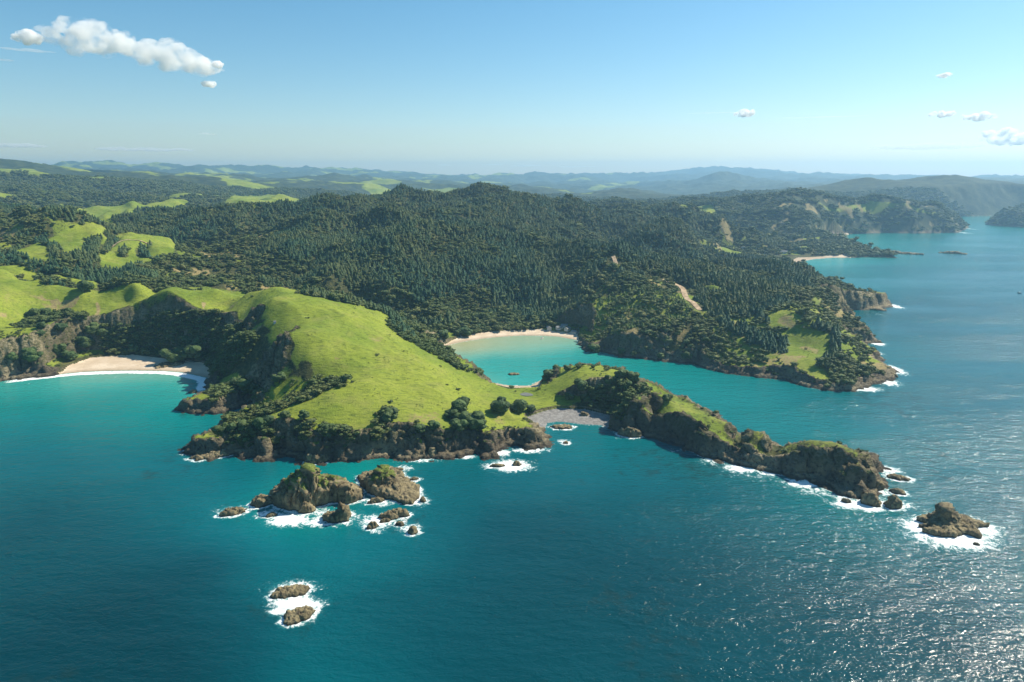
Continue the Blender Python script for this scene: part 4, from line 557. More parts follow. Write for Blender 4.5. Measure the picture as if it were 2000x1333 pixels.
# ---------------------------------------------------------------- the land, one height sheet split into near and far ground and beaches
dth = 0.0019
th = np.arange(-0.90, 0.90, dth)
rr = [math.log(325)]
while rr[-1] < math.log(17300):
    r = math.exp(rr[-1]); rr.append(rr[-1] + float(np.interp(rr[-1], np.log([325, 1000, 1800, 4000, 17000]), [.0019, .0021, .0028, .0042, .0060])))
rh = np.array(rr); nT, nR = len(th), len(rh)
Tg, Rg = np.meshgrid(th, rh); rg = np.exp(Rg); X = rg*np.sin(Tg); Y = rg*np.cos(Tg)
Zg, S, CL, BW, PW = height(F, X, Y)
# slope
dzt = np.gradient(Zg, dth, axis=1)/rg; dzr = np.gradient(Zg, rh, axis=0)/rg
SL = np.hypot(dzt, dzr)
near = 1-sstep(1500, 2500, rg)
gul = lookup(F['gully'], X, Y); scr = lookup(F['scrub'], X, Y)
headland = (rg < 900) & (lookup(F['pasture'], X, Y) > -75) | (rg < 640)
rock = np.maximum(CL*sstep(.45, .85, SL)*np.where(rg < 1300, sstep(100, 66, S), 1), (1-sstep(5, 11, S))*(1-BW))*near + sstep(.9, 1.5, SL)*(1-near)*.5*(S < 60)
rock = np.maximum(rock, sstep(.75, 1.15, SL-.45*PW)*near*(rg < 1200)*sstep(85, 50, S)); rock = np.where(S < 0, 1, rock)*(1-BW)
rock = np.maximum(rock, sstep(25, 4, S)*(1-near)*sstep(4500, 3000, rg)*(1-BW)*.8)
grass = np.maximum(PW, (headland & (gul < 0)).astype(float)*sstep(4, 8, Zg)*np.where((X > 105) & (rg < 640), np.where(X > 170, .47, .58), .9))*(1-sstep(.8, 1.2, SL)*sstep(110, 60, S))
farg = sstep(.16, .26, fbm(X, Y, 800, 5, off=40)+.06*(Tg < 0))*(Tg < .18)*sstep(2300, 3200, rg)*sstep(20, 60, S)*(lookup(F['scrub'], X, Y) < -30)
pf = sstep(-20, 10, lookup(F['pasture'], X, Y))
grass = np.where(rg > 2300, np.maximum(farg*.9, pf), grass); grass = np.maximum(grass, pf*(rg > 1300))
yof = sstep(-10, 10, lookup(F['young'], X, Y)); grass = np.maximum(grass, .62*yof)
bare = sstep(-3, 2, lookup(F['bare'], X, Y))*.9
bare = np.maximum(bare, .47*sstep(-4, 6, lookup(F['dry'], X, Y)))
bare = np.maximum(bare, .62*sstep(.50, .8, SL)*PW*sstep(.1, .35, fbm(X, Y, 30, 3, off=77)))
bare = np.maximum(bare, sstep(.12, .3, fbm(X, Y, 60, 4, off=55))*(scr > 0)*.56); grass = np.maximum(grass, sstep(.0, .25, fbm(X, Y, 70, 4, off=83))*(scr > 0)*(rg < 2200)*.55)
sandw = BW*sstep(.75, .45, SL)*sstep(6.5, 4.0, Zg); rock = np.maximum(rock, BW*(1-sandw)*sstep(.6, .8, SL))
cov = np.stack([grass, sandw*(S > -30), rock, bare], -1).reshape(-1, 4)
shing = sstep(-6, 3, lookup(F['shingle'], X, Y))
cov2 = np.stack([shing, near, sstep(1900, 2600, rg), np.ones_like(rg)], -1).reshape(-1, 4)
# craggy relief pushed out along the normal where the ground is rock
co = np.stack([X, Y, Zg], -1).reshape(-1, 3)
rx = (-(dzt*np.cos(Tg) + dzr*np.sin(Tg))); ry = (-(-dzt*np.sin(Tg) + dzr*np.cos(Tg)))
N = np.stack([rx, ry, np.ones_like(rx)], -1).reshape(-1, 3); N /= np.linalg.norm(N, axis=1)[:, None]
sel = (rock.ravel() > .05) & (rg.ravel() < 1700) & (Zg.ravel() > -3)
c = co[sel]; amp = rock.ravel()[sel]*np.interp(c[:, 2], [0, 2, 10, 40], [1.2, 2.2, 4.2, 5.0])
d = rock3(c[:, 0], c[:, 1], c[:, 2], 13.0) + .45*rock3(c[:, 0]+50, c[:, 1], c[:, 2], 4.0)
co[sel] += N[sel]*(d*amp)[:, None]
co[sel, 2] += (rock.ravel()[sel]*.5)
def on_land(x, y):
    """nearest finished ground vertex: index"""
    i = np.clip(np.rint((np.arctan2(x, y)-th[0])/dth).astype(int), 0, nT-1); j = np.clip(np.rint(np.interp(np.log(np.hypot(x, y)), rh, np.arange(nR))).astype(int), 0, nR-1)
    return j*nT+i
idx = np.arange(nT*nR).reshape(nR, nT)
faces = np.stack([idx[:-1, :-1], idx[:-1, 1:], idx[1:, 1:], idx[1:, :-1]], -1).reshape(-1, 4)[:, ::-1]
zf = Zg.ravel()[faces].max(1) > -2.2
rf = rg.ravel()[faces[:, 0]]; sandf = (cov[:, 1][faces].min(1) > .55)
def land_obj(name, keep, kind='structure'):
    a, b, at = compact(co, faces, keep, {'cov': cov, 'cov2': cov2})
    o = link(name, mesh_np(name, a, b, True, at), M['land']); o['kind'] = kind; return o
land_obj('coastal_hills', zf & (rf < 3300) & ~sandf)
land_obj('distant_hills', zf & (rf >= 3300))
for i in range(len(DATA['beaches'])):
    p = DATA['beaches'][i]; fx = X.ravel()[faces[:, 0]]; fy = Y.ravel()[faces[:, 0]]
    m = zf & sandf & (rf < 3300)
    k = np.where(m)[0]; dd = poly_sd(fx[k], fy[k], p) > -40
    others = [poly_sd(fx[k], fy[k], q) for q in DATA['beaches']]
    dd = np.argmax(np.stack(others), 0) == i
    mm = np.zeros(len(faces), bool); mm[k[dd]] = True
    if mm.any(): land_obj('beach', mm)
print('land', round(time.time()-_t0, 1), len(faces))

# ---------------------------------------------------------------- rocks and stacks: each its own craggy body standing on the sea bed
def seat_height(x, y):
    return float(co[on_land(np.array([x]), np.array([y]))][0, 2])
rock_out = []
for name, label, cat, out, peaks, green in DATA['rocks']:
    P = np.array(out); c0 = P.mean(0); ext = (P.max(0)-P.min(0)).max(); far_ = math.hypot(*c0)
    st = max(ext/110, .32 if far_ < 900 else 1.0); pad = 5 if far_ < 900 else 12
    gx = np.arange(P[:, 0].min()-pad, P[:, 0].max()+pad, st); gy = np.arange(P[:, 1].min()-pad, P[:, 1].max()+pad, st)
    x, y = np.meshgrid(gx, gy); sc = min(1.0, ext/40)
    sd = poly_sd(x, y, P) + (2.6*fbm(x, y, 9*max(sc, .5), 3, off=6) + 1.3*fbm(x, y, 3, 3, off=9))*(.35+.65*sc)*(1 if far_ < 1200 else 3.5)
    pk = np.full(x.shape, .9 + .02*ext)
    wx = x + 2.5*fbm(x, y, 10, 2, off=1)*sc; wy = y + 2.5*fbm(x, y, 10, 2, off=14)*sc
    for (px_, py_, pz, pw_) in peaks:
        q = np.hypot(wx-px_, wy-py_)/pw_
        pk = np.maximum(pk, pz*np.exp(-(q*.70)**1.05) if pz > 8 else pz*np.exp(-(q*.75)**2.2))
    hgt = max(p_[2] for p_ in peaks); rd_ = ridged(x, y, 9*max(sc, .5), 4, .55, off=3.3)-.62
    pk = pk*(1+(.55 if hgt < 10 else .30)*rd_) + rd_*1.2*sc
    cap = .25 + np.maximum(sd, 0)*(3.8 if hgt > 8 else 1.5)
    z = smin(pk, cap, .8); z = np.where(sd > 0, z, np.maximum(-2.2, sd*1.2))
    n_ = rock3(x, y, z, 5.5*max(sc, .45)); n2_ = rock3(x+31, y, z, 2.2)
    am = np.clip(z, .4, 7)*.25 + .28
    gz_y, gz_x = np.gradient(z, st); L = np.sqrt(1+gz_x**2+gz_y**2)
    dsp = (n_ + .4*n2_)*am*(.55+.45*sc)*(sd > -1.5)
    strk = (1-2*np.abs(noise2(x/2.6, y/2.6)))*np.clip(z/9, 0, 1)*3.0*np.clip(np.hypot(gz_x, gz_y)-.6, 0, 1)
    dsp = dsp + strk
    xx = x - gz_x/L*dsp; yy = y - gz_y/L*dsp; zz = z + dsp/L
    gi = np.arange(x.size).reshape(x.shape)
    fc = np.stack([gi[:-1, :-1], gi[:-1, 1:], gi[1:, 1:], gi[1:, :-1]], -1).reshape(-1, 4)
    cc = np.stack([xx-c0[0], yy-c0[1], zz], -1).reshape(-1, 3)
    gr = (green*sstep(.35*hgt, .62*hgt, z + 2*fbm(x, y, 8, 2))).ravel()
    a, b, at = compact(cc, fc, cc[fc][:, :, 2].max(1) > -1.6, {'green': gr})
    o = link(name, mesh_np(name, a, b, True, at), M['rock']); o.location = (c0[0], c0[1], 0)
    tag(o, label, cat, 'rocks and stacks in the surf off the headland')
    rock_out.append((P, c0, ext))

# ---------------------------------------------------------------- sea: one sheet reaching the far shore
thd = np.arange(-0.90, 0.90, .0026); ths = np.concatenate([np.linspace(-math.pi, -0.90, 40)[:-1], thd, np.linspace(0.90, math.pi, 40)[0:]])
rs = np.concatenate([[1, 40, 90, 140], np.exp(np.arange(math.log(180), math.log(17600), .0030))])
Ts, Rs = np.meshgrid(ths, rs); xs = Rs*np.sin(Ts); ys = Rs*np.cos(Ts)
wat = np.where(Rs > 300, lookup(F['water'], xs, ys), lookup(F['water'], xs*300/np.maximum(Rs, 1), ys*300/np.maximum(Rs, 1)))
sdS = lookup(F['sd'], xs, ys); beS = lookup(F['beach'], xs, ys)
jagS = 7.5*fbm(xs, ys, 26, 3) + 4.0*fbm(xs, ys, 8, 3, off=3)
s_ = sdS + jagS*(1-sstep(-14, 2, beS))
foam = np.zeros_like(xs)
for fx, fy, fa, fb, fs in DATA['foam']:
    q = ((xs-fx)/fa)**2 + ((ys-fy)/fb)**2
    foam = np.maximum(foam, fs*np.exp(-q*1.1))
dr = np.full(xs.shape, 1e3)
mk = (Rs > 250) & (Rs < 2200) & (np.abs(Ts) < .85)
iy, ix = np.where(mk); xa = xs[mk]; ya = ys[mk]; da = dr[mk]
for P, c0, ext in rock_out:
    w = (np.abs(xa-c0[0]) < ext+40) & (np.abs(ya-c0[1]) < ext+40)
    if w.any(): da[w] = np.minimum(da[w], -poly_sd(xa[w], ya[w], P))
dr[mk] = da
rim = np.maximum(sstep(5.5, 0, np.abs(dr-.5))*.74, sstep(16, 0, dr)*.2)
expo = sstep(-.25, .35, fbm(xs, ys, 60, 3, off=70))
coastrim = sstep(-6, -1, s_)*(1-sstep(-14, 2, beS))*expo*.52*(xs > -150)*(Rs < 1500)*(1-((np.arctan2(xs, ys) < .42) & (Rs > 640) & (xs > -100) & (Rs < 900) & (ys > 600)))
foam = np.maximum(foam, np.maximum(rim*(Rs < 2600)*(.25+.75*(Rs < 620)), coastrim))
# surf lines on the white beach and the inner beach
b0 = poly_sd(xs[mk], ys[mk], DATA['beaches'][0]); wsd = np.full(xs.shape, -999.); wsd[mk] = b0
lb = (wsd > -60) & (xs < -150)
surf = sstep(-15, -9, sdS + 2*fbm(xs, ys, 30, 2))*sstep(1, -3, sdS)*1.05 + .3*sstep(-34, -24, sdS)*sstep(-20, -26, sdS)
foam = np.where(lb, np.maximum(foam, surf*sstep(-60, -25, wsd)), foam)
inner = (beS > -12) & (Rs < 2700)
foam = np.where(inner & ~lb, np.maximum(foam, .42*sstep(-5, -1, sdS)*(Rs < 2700)), foam)
reef = np.maximum(sstep(26, 3, dr)*.55, sstep(-30, -4, s_)*.5*(1-sstep(-45, -15, beS))*(Rs < 1200))
reef = reef*np.clip(.55+fbm(xs, ys, 50, 3, off=90), 0, 1)
reef = np.maximum(reef, .45*sstep(.12, .35, fbm(xs, ys, 130, 3, off=12))*(wat < .5)*(Rs < 800))
gi = np.arange(xs.size).reshape(xs.shape)
fc = np.stack([gi[:-1, :-1], gi[:-1, 1:], gi[1:, 1:], gi[1:, :-1]], -1).reshape(-1, 4)[:, ::-1]
seac = np.stack([xs, ys, np.zeros_like(xs)], -1).reshape(-1, 3)
# leave out what lies deep under the land
a, b, at = compact(seac, fc, np.ones(len(fc), bool), {'water': wat.ravel(), 'foam': foam.ravel(), 'reef': reef.ravel()})
o = link('sea', mesh_np('sea', a, b, True, at), M['sea']); o['kind'] = 'structure'
print('sea', round(time.time()-_t0, 1), len(fc))

# ---------------------------------------------------------------- vegetation prototypes (unit height), only ever used as instances
rng = np.random.RandomState(11)
def tri_mesh(name, V, Fc, mat, smooth=False):
    me = bpy.data.meshes.new(name); me.from_pydata([tuple(v) for v in V], [], [tuple(f) for f in Fc]); me.update(); me.materials.append(mat)
    if smooth: me.polygons.foreach_set('use_smooth', np.ones(len(me.polygons), bool))
    return me
def pine_mesh(seed, mat, tiers=7, wide=.17):
    r = np.random.RandomState(seed); V = []; Fc = []
    def tri(a, b, c): n = len(V); V.extend([a, b, c]); Fc.append((n, n+1, n+2))
    for t in range(tiers):
        z = .12 + .80*t/tiers; R = wide*(1-(t/tiers)**1.3)*(.85+.3*r.rand())+.02; h = .20*(1-.3*t/tiers)
        n = 8; o = r.rand()*6
        for k in range(n):
            a0 = o+2*math.pi*k/n; a1 = o+2*math.pi*(k+1)/n; q = R*(.6+.7*r.rand()); am = (a0+a1)/2
            dz = -.05*r.rand()
            tri((0, 0, z+h), (q*math.cos(am)*.55-q*.4*math.sin(am), q*math.sin(am)*.55+q*.4*math.cos(am), z+dz+.04), (q*math.cos(am), q*math.sin(am), z+dz))
            tri((0, 0, z+h), (q*math.cos(am), q*math.sin(am), z+dz), (q*math.cos(am)*.55+q*.4*math.sin(am), q*math.sin(am)*.55-q*.4*math.cos(am), z+dz+.04))
    tri((.012, 0, 0), (-.012, .01, 0), (0, 0, .9)); tri((0, -.012, 0), (0, .012, 0), (0, 0, .9))
    return tri_mesh('conifer', V, Fc, mat)
def ico(sub):
    bm = bmesh.new(); bmesh.ops.create_icosphere(bm, subdivisions=sub, radius=1)
    V = np.array([v.co[:] for v in bm.verts]); Fc = np.array([[v.index for v in f.verts] for f in bm.faces]); bm.free(); return V, Fc
def bush_mesh(seed, mat, cards=150, flat=.8, lumps=3, sub=1, card=.34):
    r = np.random.RandomState(seed); Vs = []; Fs = []; n0 = 0; iv, ifc = ico(sub)
    for l in range(lumps):
        cpos = np.array([0, 0, .45]) if lumps == 1 else np.array([r.uniform(-.36, .36), r.uniform(-.36, .36), r.uniform(.28, .76)])
        R = .5 if lumps == 1 else r.uniform(.18, .36)
        v = iv*(1+.30*(noise3(iv[:, 0]*1.7+seed, iv[:, 1]*1.7+l*3, iv[:, 2]*1.7))[:, None] + .16*(noise3(iv[:, 0]*4+seed, iv[:, 1]*4, iv[:, 2]*4+l))[:, None])
        v = v*R*np.array([1, 1, flat])+cpos; v[:, 2] = np.maximum(v[:, 2], 0.0)
        Vs.append(v); Fs.append(ifc+n0); n0 += len(v)
        k = cards//lumps; dn = r.randn(k, 3); dn /= np.linalg.norm(dn, axis=1)[:, None]; dn[:, 2] = np.abs(dn[:, 2])*.9-.15
        p = dn*R*np.array([1, 1, flat])*r.uniform(.88, 1.14, (k, 1))+cpos
        u = np.cross(dn, r.randn(k, 3)); u /= np.linalg.norm(u, axis=1)[:, None]; w = np.cross(dn+.7*r.randn(k, 3), u); w /= np.linalg.norm(w, axis=1)[:, None]
        s_ = card*R*2*r.uniform(.5, 1, (k, 1))
        q = np.concatenate([p-u*s_*.5, p+u*s_*.5, p+w*s_*.9], 0)
        Vs.append(q); ii = np.arange(k); Fs.append(np.stack([ii, ii+k, ii+2*k], -1)+n0); n0 += 3*k
    return tri_mesh('leaf_clump', np.concatenate(Vs), np.concatenate(Fs), mat)

def proto_collection(name, meshes):
    col = bpy.data.collections.new(name)
    for i, me in enumerate(meshes):
        col.objects.link(bpy.data.objects.new(name, me))
    return col

def scatter(name, pts, scl, col, label):
    me = bpy.data.meshes.new(name); me.vertices.add(len(pts)); me.vertices.foreach_set('co', np.ascontiguousarray(pts, np.float32).ravel())
    a = me.attributes.new('scl', 'FLOAT_VECTOR', 'POINT'); a.data.foreach_set('vector', np.ascontiguousarray(scl, np.float32).ravel())
    o = bpy.data.objects.new(name, me); C.objects.link(o)
    g = bpy.data.node_groups.new(name, 'GeometryNodeTree'); g.interface.new_socket('Geometry', in_out='INPUT', socket_type='NodeSocketGeometry'); g.interface.new_socket('Geometry', in_out='OUTPUT', socket_type='NodeSocketGeometry')
    N_ = g.nodes.new; L_ = g.links.new
    gi_ = N_('NodeGroupInput'); go = N_('NodeGroupOutput'); ci = N_('GeometryNodeCollectionInfo'); ci.inputs['Collection'].default_value = col; ci.inputs['Separate Children'].default_value = True; ci.inputs['Reset Children'].default_value = True
    ip = N_('GeometryNodeInstanceOnPoints'); ip.inputs['Pick Instance'].default_value = True
    rv = N_('FunctionNodeRandomValue'); rv.data_type = 'FLOAT_VECTOR'; rv.inputs[0].default_value = (-.06, -.06, 0); rv.inputs[1].default_value = (.06, .06, 6.28)
    na = N_('GeometryNodeInputNamedAttribute'); na.data_type = 'FLOAT_VECTOR'; na.inputs['Name'].default_value = 'scl'
    ri = N_('FunctionNodeRandomValue'); ri.data_type = 'INT'; ri.inputs[4].default_value = 0; ri.inputs[5].default_value = 50
    L_(gi_.outputs[0], ip.inputs['Points']); L_(ci.outputs[0], ip.inputs['Instance']); L_(rv.outputs[0], ip.inputs['Rotation']); L_(na.outputs[0], ip.inputs['Scale']); L_(ri.outputs[2], ip.inputs['Instance Index']); L_(ip.outputs[0], go.inputs[0])
    md = o.modifiers.new('scatter', 'NODES'); md.node_group = g
    tag(o, label, kind='stuff'); print(name, len(pts)); return o

def sample(r0, r1, sp, seed):
    r = np.random.RandomState(seed); n = int((0.86*2)*(r1*r1-r0*r0)/2/sp**2)
    t = r.uniform(-.86, .86, n); q = np.sqrt(r.uniform(r0*r0, r1*r1, n)); return q*np.sin(t), q*np.cos(t)

if BUILD_VEG:
    rings = [(350, 1300, 3.5), (1300, 1900, 4.2), (1900, 2600, 6.2), (2600, 4300, 12)]
    xs_, ys_, sp_ = [], [], []
    for i, (r0, r1, sp) in enumerate(rings):
        a, b = sample(r0, r1, sp, 40+i); xs_.append(a); ys_.append(b); sp_.append(np.full(len(a), sp))
    px = np.concatenate(xs_); py = np.concatenate(ys_); ps = np.concatenate(sp_); pr = np.hypot(px, py)
    pz, s2, cl, bw, pw = height(F, px, py)
    e = 2.0; zx = (height(F, px+e, py)[0]-pz)/e; zy = (height(F, px, py+e)[0]-pz)/e; sl = np.hypot(zx, zy)
    past = lookup(F['pasture'], px, py) + 14*fbm(px, py, 45, 3, off=4)*(pr > 900)
    gu = lookup(F['gully'], px, py) + 5*fbm(px, py, 14, 3, off=44); sc_ = lookup(F['scrub'], px, py); yo = lookup(F['young'], px, py); be_ = lookup(F['beach'], px, py)
    tr_ = np.full(px.shape, 1e3)
    for t in DATA['track'][:2]:
        T_ = np.array(t); T2 = np.concatenate([T_, T_[::-1]+.01]); tr_ = np.minimum(tr_, np.abs(poly_sd(px, py, T2)))
    okk = (pz > 1.6) & (s2 > 5) & (be_ < -4) & (tr_ > 9)
    rnd_ = rng.rand(len(px)); patch = fbm(px, py, 110, 4, off=61); fine = fbm(px, py, 30, 3, off=62)
    head = (pr < 650) | ((pr < 900) & (lookup(F['pasture'], px, py) > -5) & (gu < 0) & (px < -80))
    head = head & (past < 30) | ((pr < 700) & (px < 330))
    far_gr = sstep(.16, .26, fbm(px, py, 800, 5, off=40)+.06*(px < 0))*(np.arctan2(px, py) < .18)*sstep(2300, 3200, pr)*sstep(20, 60, lookup(F['sd'], px, py))*(sc_ < -30)
    forest = okk & ~head & (past < -3) & (sl < 1.7) & (far_gr < .4)
    coastal_strip = (lookup(F['sd'], px, py) < 42) | (pz < 9)
    open_ = (fbm(px, py, 60, 4, off=55) > .12) | (fbm(px, py, 70, 4, off=83) > .14)
    leftrim = (px < -230) & (pr < 1000)
    is_pine = forest & ~leftrim & (pr < 2500) & ~coastal_strip & np.where(sc_ > 0, patch > .24, (patch > -.20) & (rnd_ > .22)) & (yo < 0)
    is_young = forest & (yo > 0) & (rnd_ < .6)
    is_bush = forest & (~leftrim | (pr > 925)) & ~is_pine & ~is_young & ~((sc_ > 0) & open_ & (rnd_ < .85)) & ~((sc_ > 0) & (rnd_ < .12)) & (rnd_ < np.where(pr < 2500, 1, .95))
    # a belt of tall dark pines on the back meadow rim and behind the inner beach
    def sc3(n, lo, hi, wlo, whi, base):
        h = rng.uniform(lo, hi, n)*base; w = rng.uniform(wlo, whi, n); return np.stack([h*w, h*w, h], -1)
    def P3(m, sink=.3): return np.stack([px[m], py[m], pz[m]-sink], -1)
    pine_c = proto_collection('conifer', [pine_mesh(i, M['pine'], 6, wide=.27+.03*i) for i in range(4)])
    bush_c = proto_collection('leaf_clump', [bush_mesh(i, M['bush']) for i in range(4)])
    scr_c = proto_collection('scrub_clump', [bush_mesh(10+i, M['scrub'], 170, .75, 2+2*(i % 2)) for i in range(4)])
    yng_c = proto_collection('young_conifer', [pine_mesh(20+i, M['young'], 5, .30) for i in range(3)])
    tus_c = proto_collection('tussock', [bush_mesh(30+i, M['tuss'], 40, .5, 1, 1, .25) for i in range(2)])
    m = is_pine; hb = np.where(pr[m] > 1900, 1.1, 1.0)
    hh = (5.6 + 4.2*rng.rand(m.sum())**1.5 + 5*fine[m])*(.85+.3*hb); ww = rng.uniform(1.0, 1.35, m.sum())*(1+.5*(pr[m] > 1900))
    scatter('pine_forest', P3(m), np.stack([hh*ww, hh*ww, hh], -1), pine_c, 'dark blue green pine plantation covering the middle hills behind the inner bay')
    m = is_bush; hh = ps[m]*np.exp(rng.normal(.22, .38, m.sum())); hh = np.where(pr[m] > 2600, ps[m]*rng.uniform(.9, 1.4, m.sum()), hh)
    scatter('native_bush', P3(m, .6), np.stack([hh*1.25, hh*1.25, hh*rng.uniform(.7, 1.1, m.sum())], -1), bush_c, 'olive native bush on the right headland, bay banks and far slopes')
    m = is_young; scatter('young_plantation', P3(m), sc3(m.sum(), 3.5, 5.5, 1, 1.5, 1.0), yng_c, 'light green young plantation on the slope beside the clay track')
    # scrub on the headland: dense belts, sparse on cliffs
    a, b = sample(350, 1000, 2.7, 77); a2, b2 = sample(350, 1000, 1.5, 78); gg_ = (lookup(F['gully'], a2, b2) > 0) & (SL.ravel()[on_land(a2, b2)] > 1.1); a = np.concatenate([a, a2[gg_]]); b = np.concatenate([b, b2[gg_]]); px, py = a, b; vi = on_land(a, b); pr = np.hypot(px, py)
    pz, s2, cl, bw, pw = height(F, px, py); e = 2.0
    sl = np.hypot((height(F, px+e, py)[0]-pz)/e, (height(F, px, py+e)[0]-pz)/e)
    gu = lookup(F['gully'], px, py) + 5*fbm(px, py, 14, 3, off=44); be_ = lookup(F['beach'], px, py); past = lookup(F['pasture'], px, py)
    r_ = rng.rand(len(px)); pt = fbm(px, py, 22, 3, off=99)
    hd = (pr < 650) | ((pr < 900) & (past > -90) & (px < -80))
    base = (pz > 2.2) & (s2 > 6) & (be_ < -3)
    dens = np.where(gu > 0, .92, np.where((past < -2) & hd, .50*sstep(-.12, .15, pt)*sstep(4, 9, pz), 0))
    dens = np.where((past > 3) & (gu < 0), .05*sstep(.2, .42, pt)*(pr < 900), dens)
    tail = (px > 105) & (pr < 640); dens = np.where(tail, dens*.5*sstep(.3, .8, sl), dens)
    m = base & (r_ < dens)
    hh = np.clip(np.exp(rng.normal(1.15, .42, m.sum())), 1, 7)*np.where(gu[m] > 0, 1.1, .62)
    scatter('coastal_scrub', co[vi[m]]+N[vi[m]]*.2-np.array([0, 0, .5])+rng.uniform(-.5, .5, (m.sum(), 3))*np.array([1, 1, 0]), np.stack([hh*1.3, hh*1.3, hh*rng.uniform(.7, 1.1, m.sum())], -1), scr_c, 'dense dark scrub in the gullies and on the cliffs of the grassy headland')
    m = (pz > 4) & (sl < 1.1) & ((past > 4) | (tail & (sl < .6))) & (r_ < (.30*sstep(-.1, .3, pt)+.03)*(pr < 800))
    hh = rng.uniform(.25, .8, m.sum())
    scatter('pasture_tussocks', np.stack([px[m], py[m], np.maximum(pz[m], co[vi[m], 2])-.1], -1), np.stack([hh*1.6, hh*1.6, hh], -1), tus_c, 'small rough tussocks dotting the bright green pasture')
print('veg', round(time.time()-_t0, 1))

# ---------------------------------------------------------------- coastal trees, one by one
def tube(V, Fc, p0, p1, r0, r1, n=6):
    p0 = np.array(p0, float); p1 = np.array(p1, float); d = p1-p0; d /= np.linalg.norm(d); a = np.cross(d, [0, .3, 1.]); a /= np.linalg.norm(a); b = np.cross(d, a); k = len(V)
    for p, r in ((p0, r0), (p1, r1)):
        for i in range(n):
            t = 2*math.pi*i/n; V.append(tuple(p+a*r*math.cos(t)+b*r*math.sin(t)))
    for i in range(n): Fc.append((k+i, k+(i+1) % n, k+n+(i+1) % n, k+n+i))
crowns, trunks = [], []
for i in range(6):
    crowns.append(bush_mesh(60+i, M['tree'], 1500, .85, 13+i, 2, .2))
    V, Fc = [], []; r = np.random.RandomState(i)
    tube(V, Fc, (0, 0, -.08), (.02, 0, .32), .055, .035)
    for k in range(5):
        a = k*1.26+r.rand(); tube(V, Fc, (.02, 0, .28), (.27*math.cos(a), .27*math.sin(a), .6), .028, .01)
    me = bpy.data.meshes.new('trunk'); me.from_pydata(V, [], Fc); me.materials.append(M['bark']); trunks.append(me)
for i, (x, y, w, lab, grp) in enumerate(DATA['trees']):
    z = seat_height(x, y); t = bpy.data.objects.new('coastal_tree', None); C.objects.link(t); t.empty_display_size = 1
    t.location = (x, y, z-.2); k = w*1.0; t.scale = (k, k, k*(.82+.16*((i*37) % 10)/10)); t.rotation_euler = (0, 0, i*2.4)
    tag(t, lab, 'tree', grp or 'round coastal trees of the headland and bay')
    link('crown', crowns[i % 6], None, t); link('trunk', trunks[i % 6], None, t)

# ---------------------------------------------------------------- clay track, farm pond, cottages
def strip(name, pts, w, mat, lift=.5):
    P = np.array(pts); Q = [P[0]]
    for a, b in zip(P[:-1], P[1:]):
        n = max(2, int(np.linalg.norm(b-a)/5)); Q += [a+(b-a)*t/n for t in range(1, n+1)]
    Q = np.array(Q); k = np.ones(5)/5; Qp = np.pad(Q, ((2, 2), (0, 0)), 'edge'); Q = np.stack([np.convolve(Qp[:, i], k, 'valid') for i in (0, 1)], 1)
    T_ = np.gradient(Q, axis=0); T_ /= np.linalg.norm(T_, axis=1)[:, None]+1e-9; Nn = np.stack([-T_[:, 1], T_[:, 0]], 1)
    rows = [Q+Nn*w*s for s in (-1, -.5, 0, .5, 1)]; A = np.stack(rows, 1)
    zz = height(F, A[..., 0], A[..., 1])[0]+lift; zz = np.maximum(zz, zz.mean(1, keepdims=True))
    V = np.concatenate([A, zz[..., None]], -1).reshape(-1, 3); g_ = np.arange(len(V)).reshape(len(Q), 5)
    fc = np.stack([g_[:-1, :-1], g_[:-1, 1:], g_[1:, 1:], g_[1:, :-1]], -1).reshape(-1, 4)
    o = link(name, mesh_np(name, V, fc), mat); o['kind'] = 'structure'; return o
for i, t in enumerate(DATA['track']): strip('dirt_track', t, (3.6, 3.0, 1.8, .7)[i], M['track'])
pd = DATA['pond']; pzz = seat_height(pd[0], pd[1]); n = 40
V = [(pd[0]+math.cos(2*math.pi*i/n)*8.0*(1+.08*math.sin(3*i)), pd[1]+math.sin(2*math.pi*i/n)*7.0, pzz+.35) for i in range(n)]
V += [(a*1.0+(a-pd[0])*.12, b+(b-pd[1])*.12, pzz-2.0) for a, b, _ in V]
me = bpy.data.meshes.new('pond'); me.from_pydata(V, [], [tuple(range(n))]+[(i, n+i, n+(i+1) % n, (i+1) % n) for i in range(n)]); me.materials.append(M['pond'])
o = link('pond', me, None); o['kind'] = 'structure'
CL_ = ['white cottage in the middle of the clearing behind the inner beach', 'white cottage at the right end of the clearing behind the inner beach', 'small pale cottage at the left of the clearing behind the inner beach', 'pale cottage under the trees right of the inner beach clearing', 'pale cottage set back behind the inner beach cottages',
 'far pale house at the left of the valley village', 'far pale house in the middle of the valley village', 'far pale house at the right of the valley village', 'far pale house on the green strip above the far beach', 'tiny white hut alone on the bright pasture of the headland']
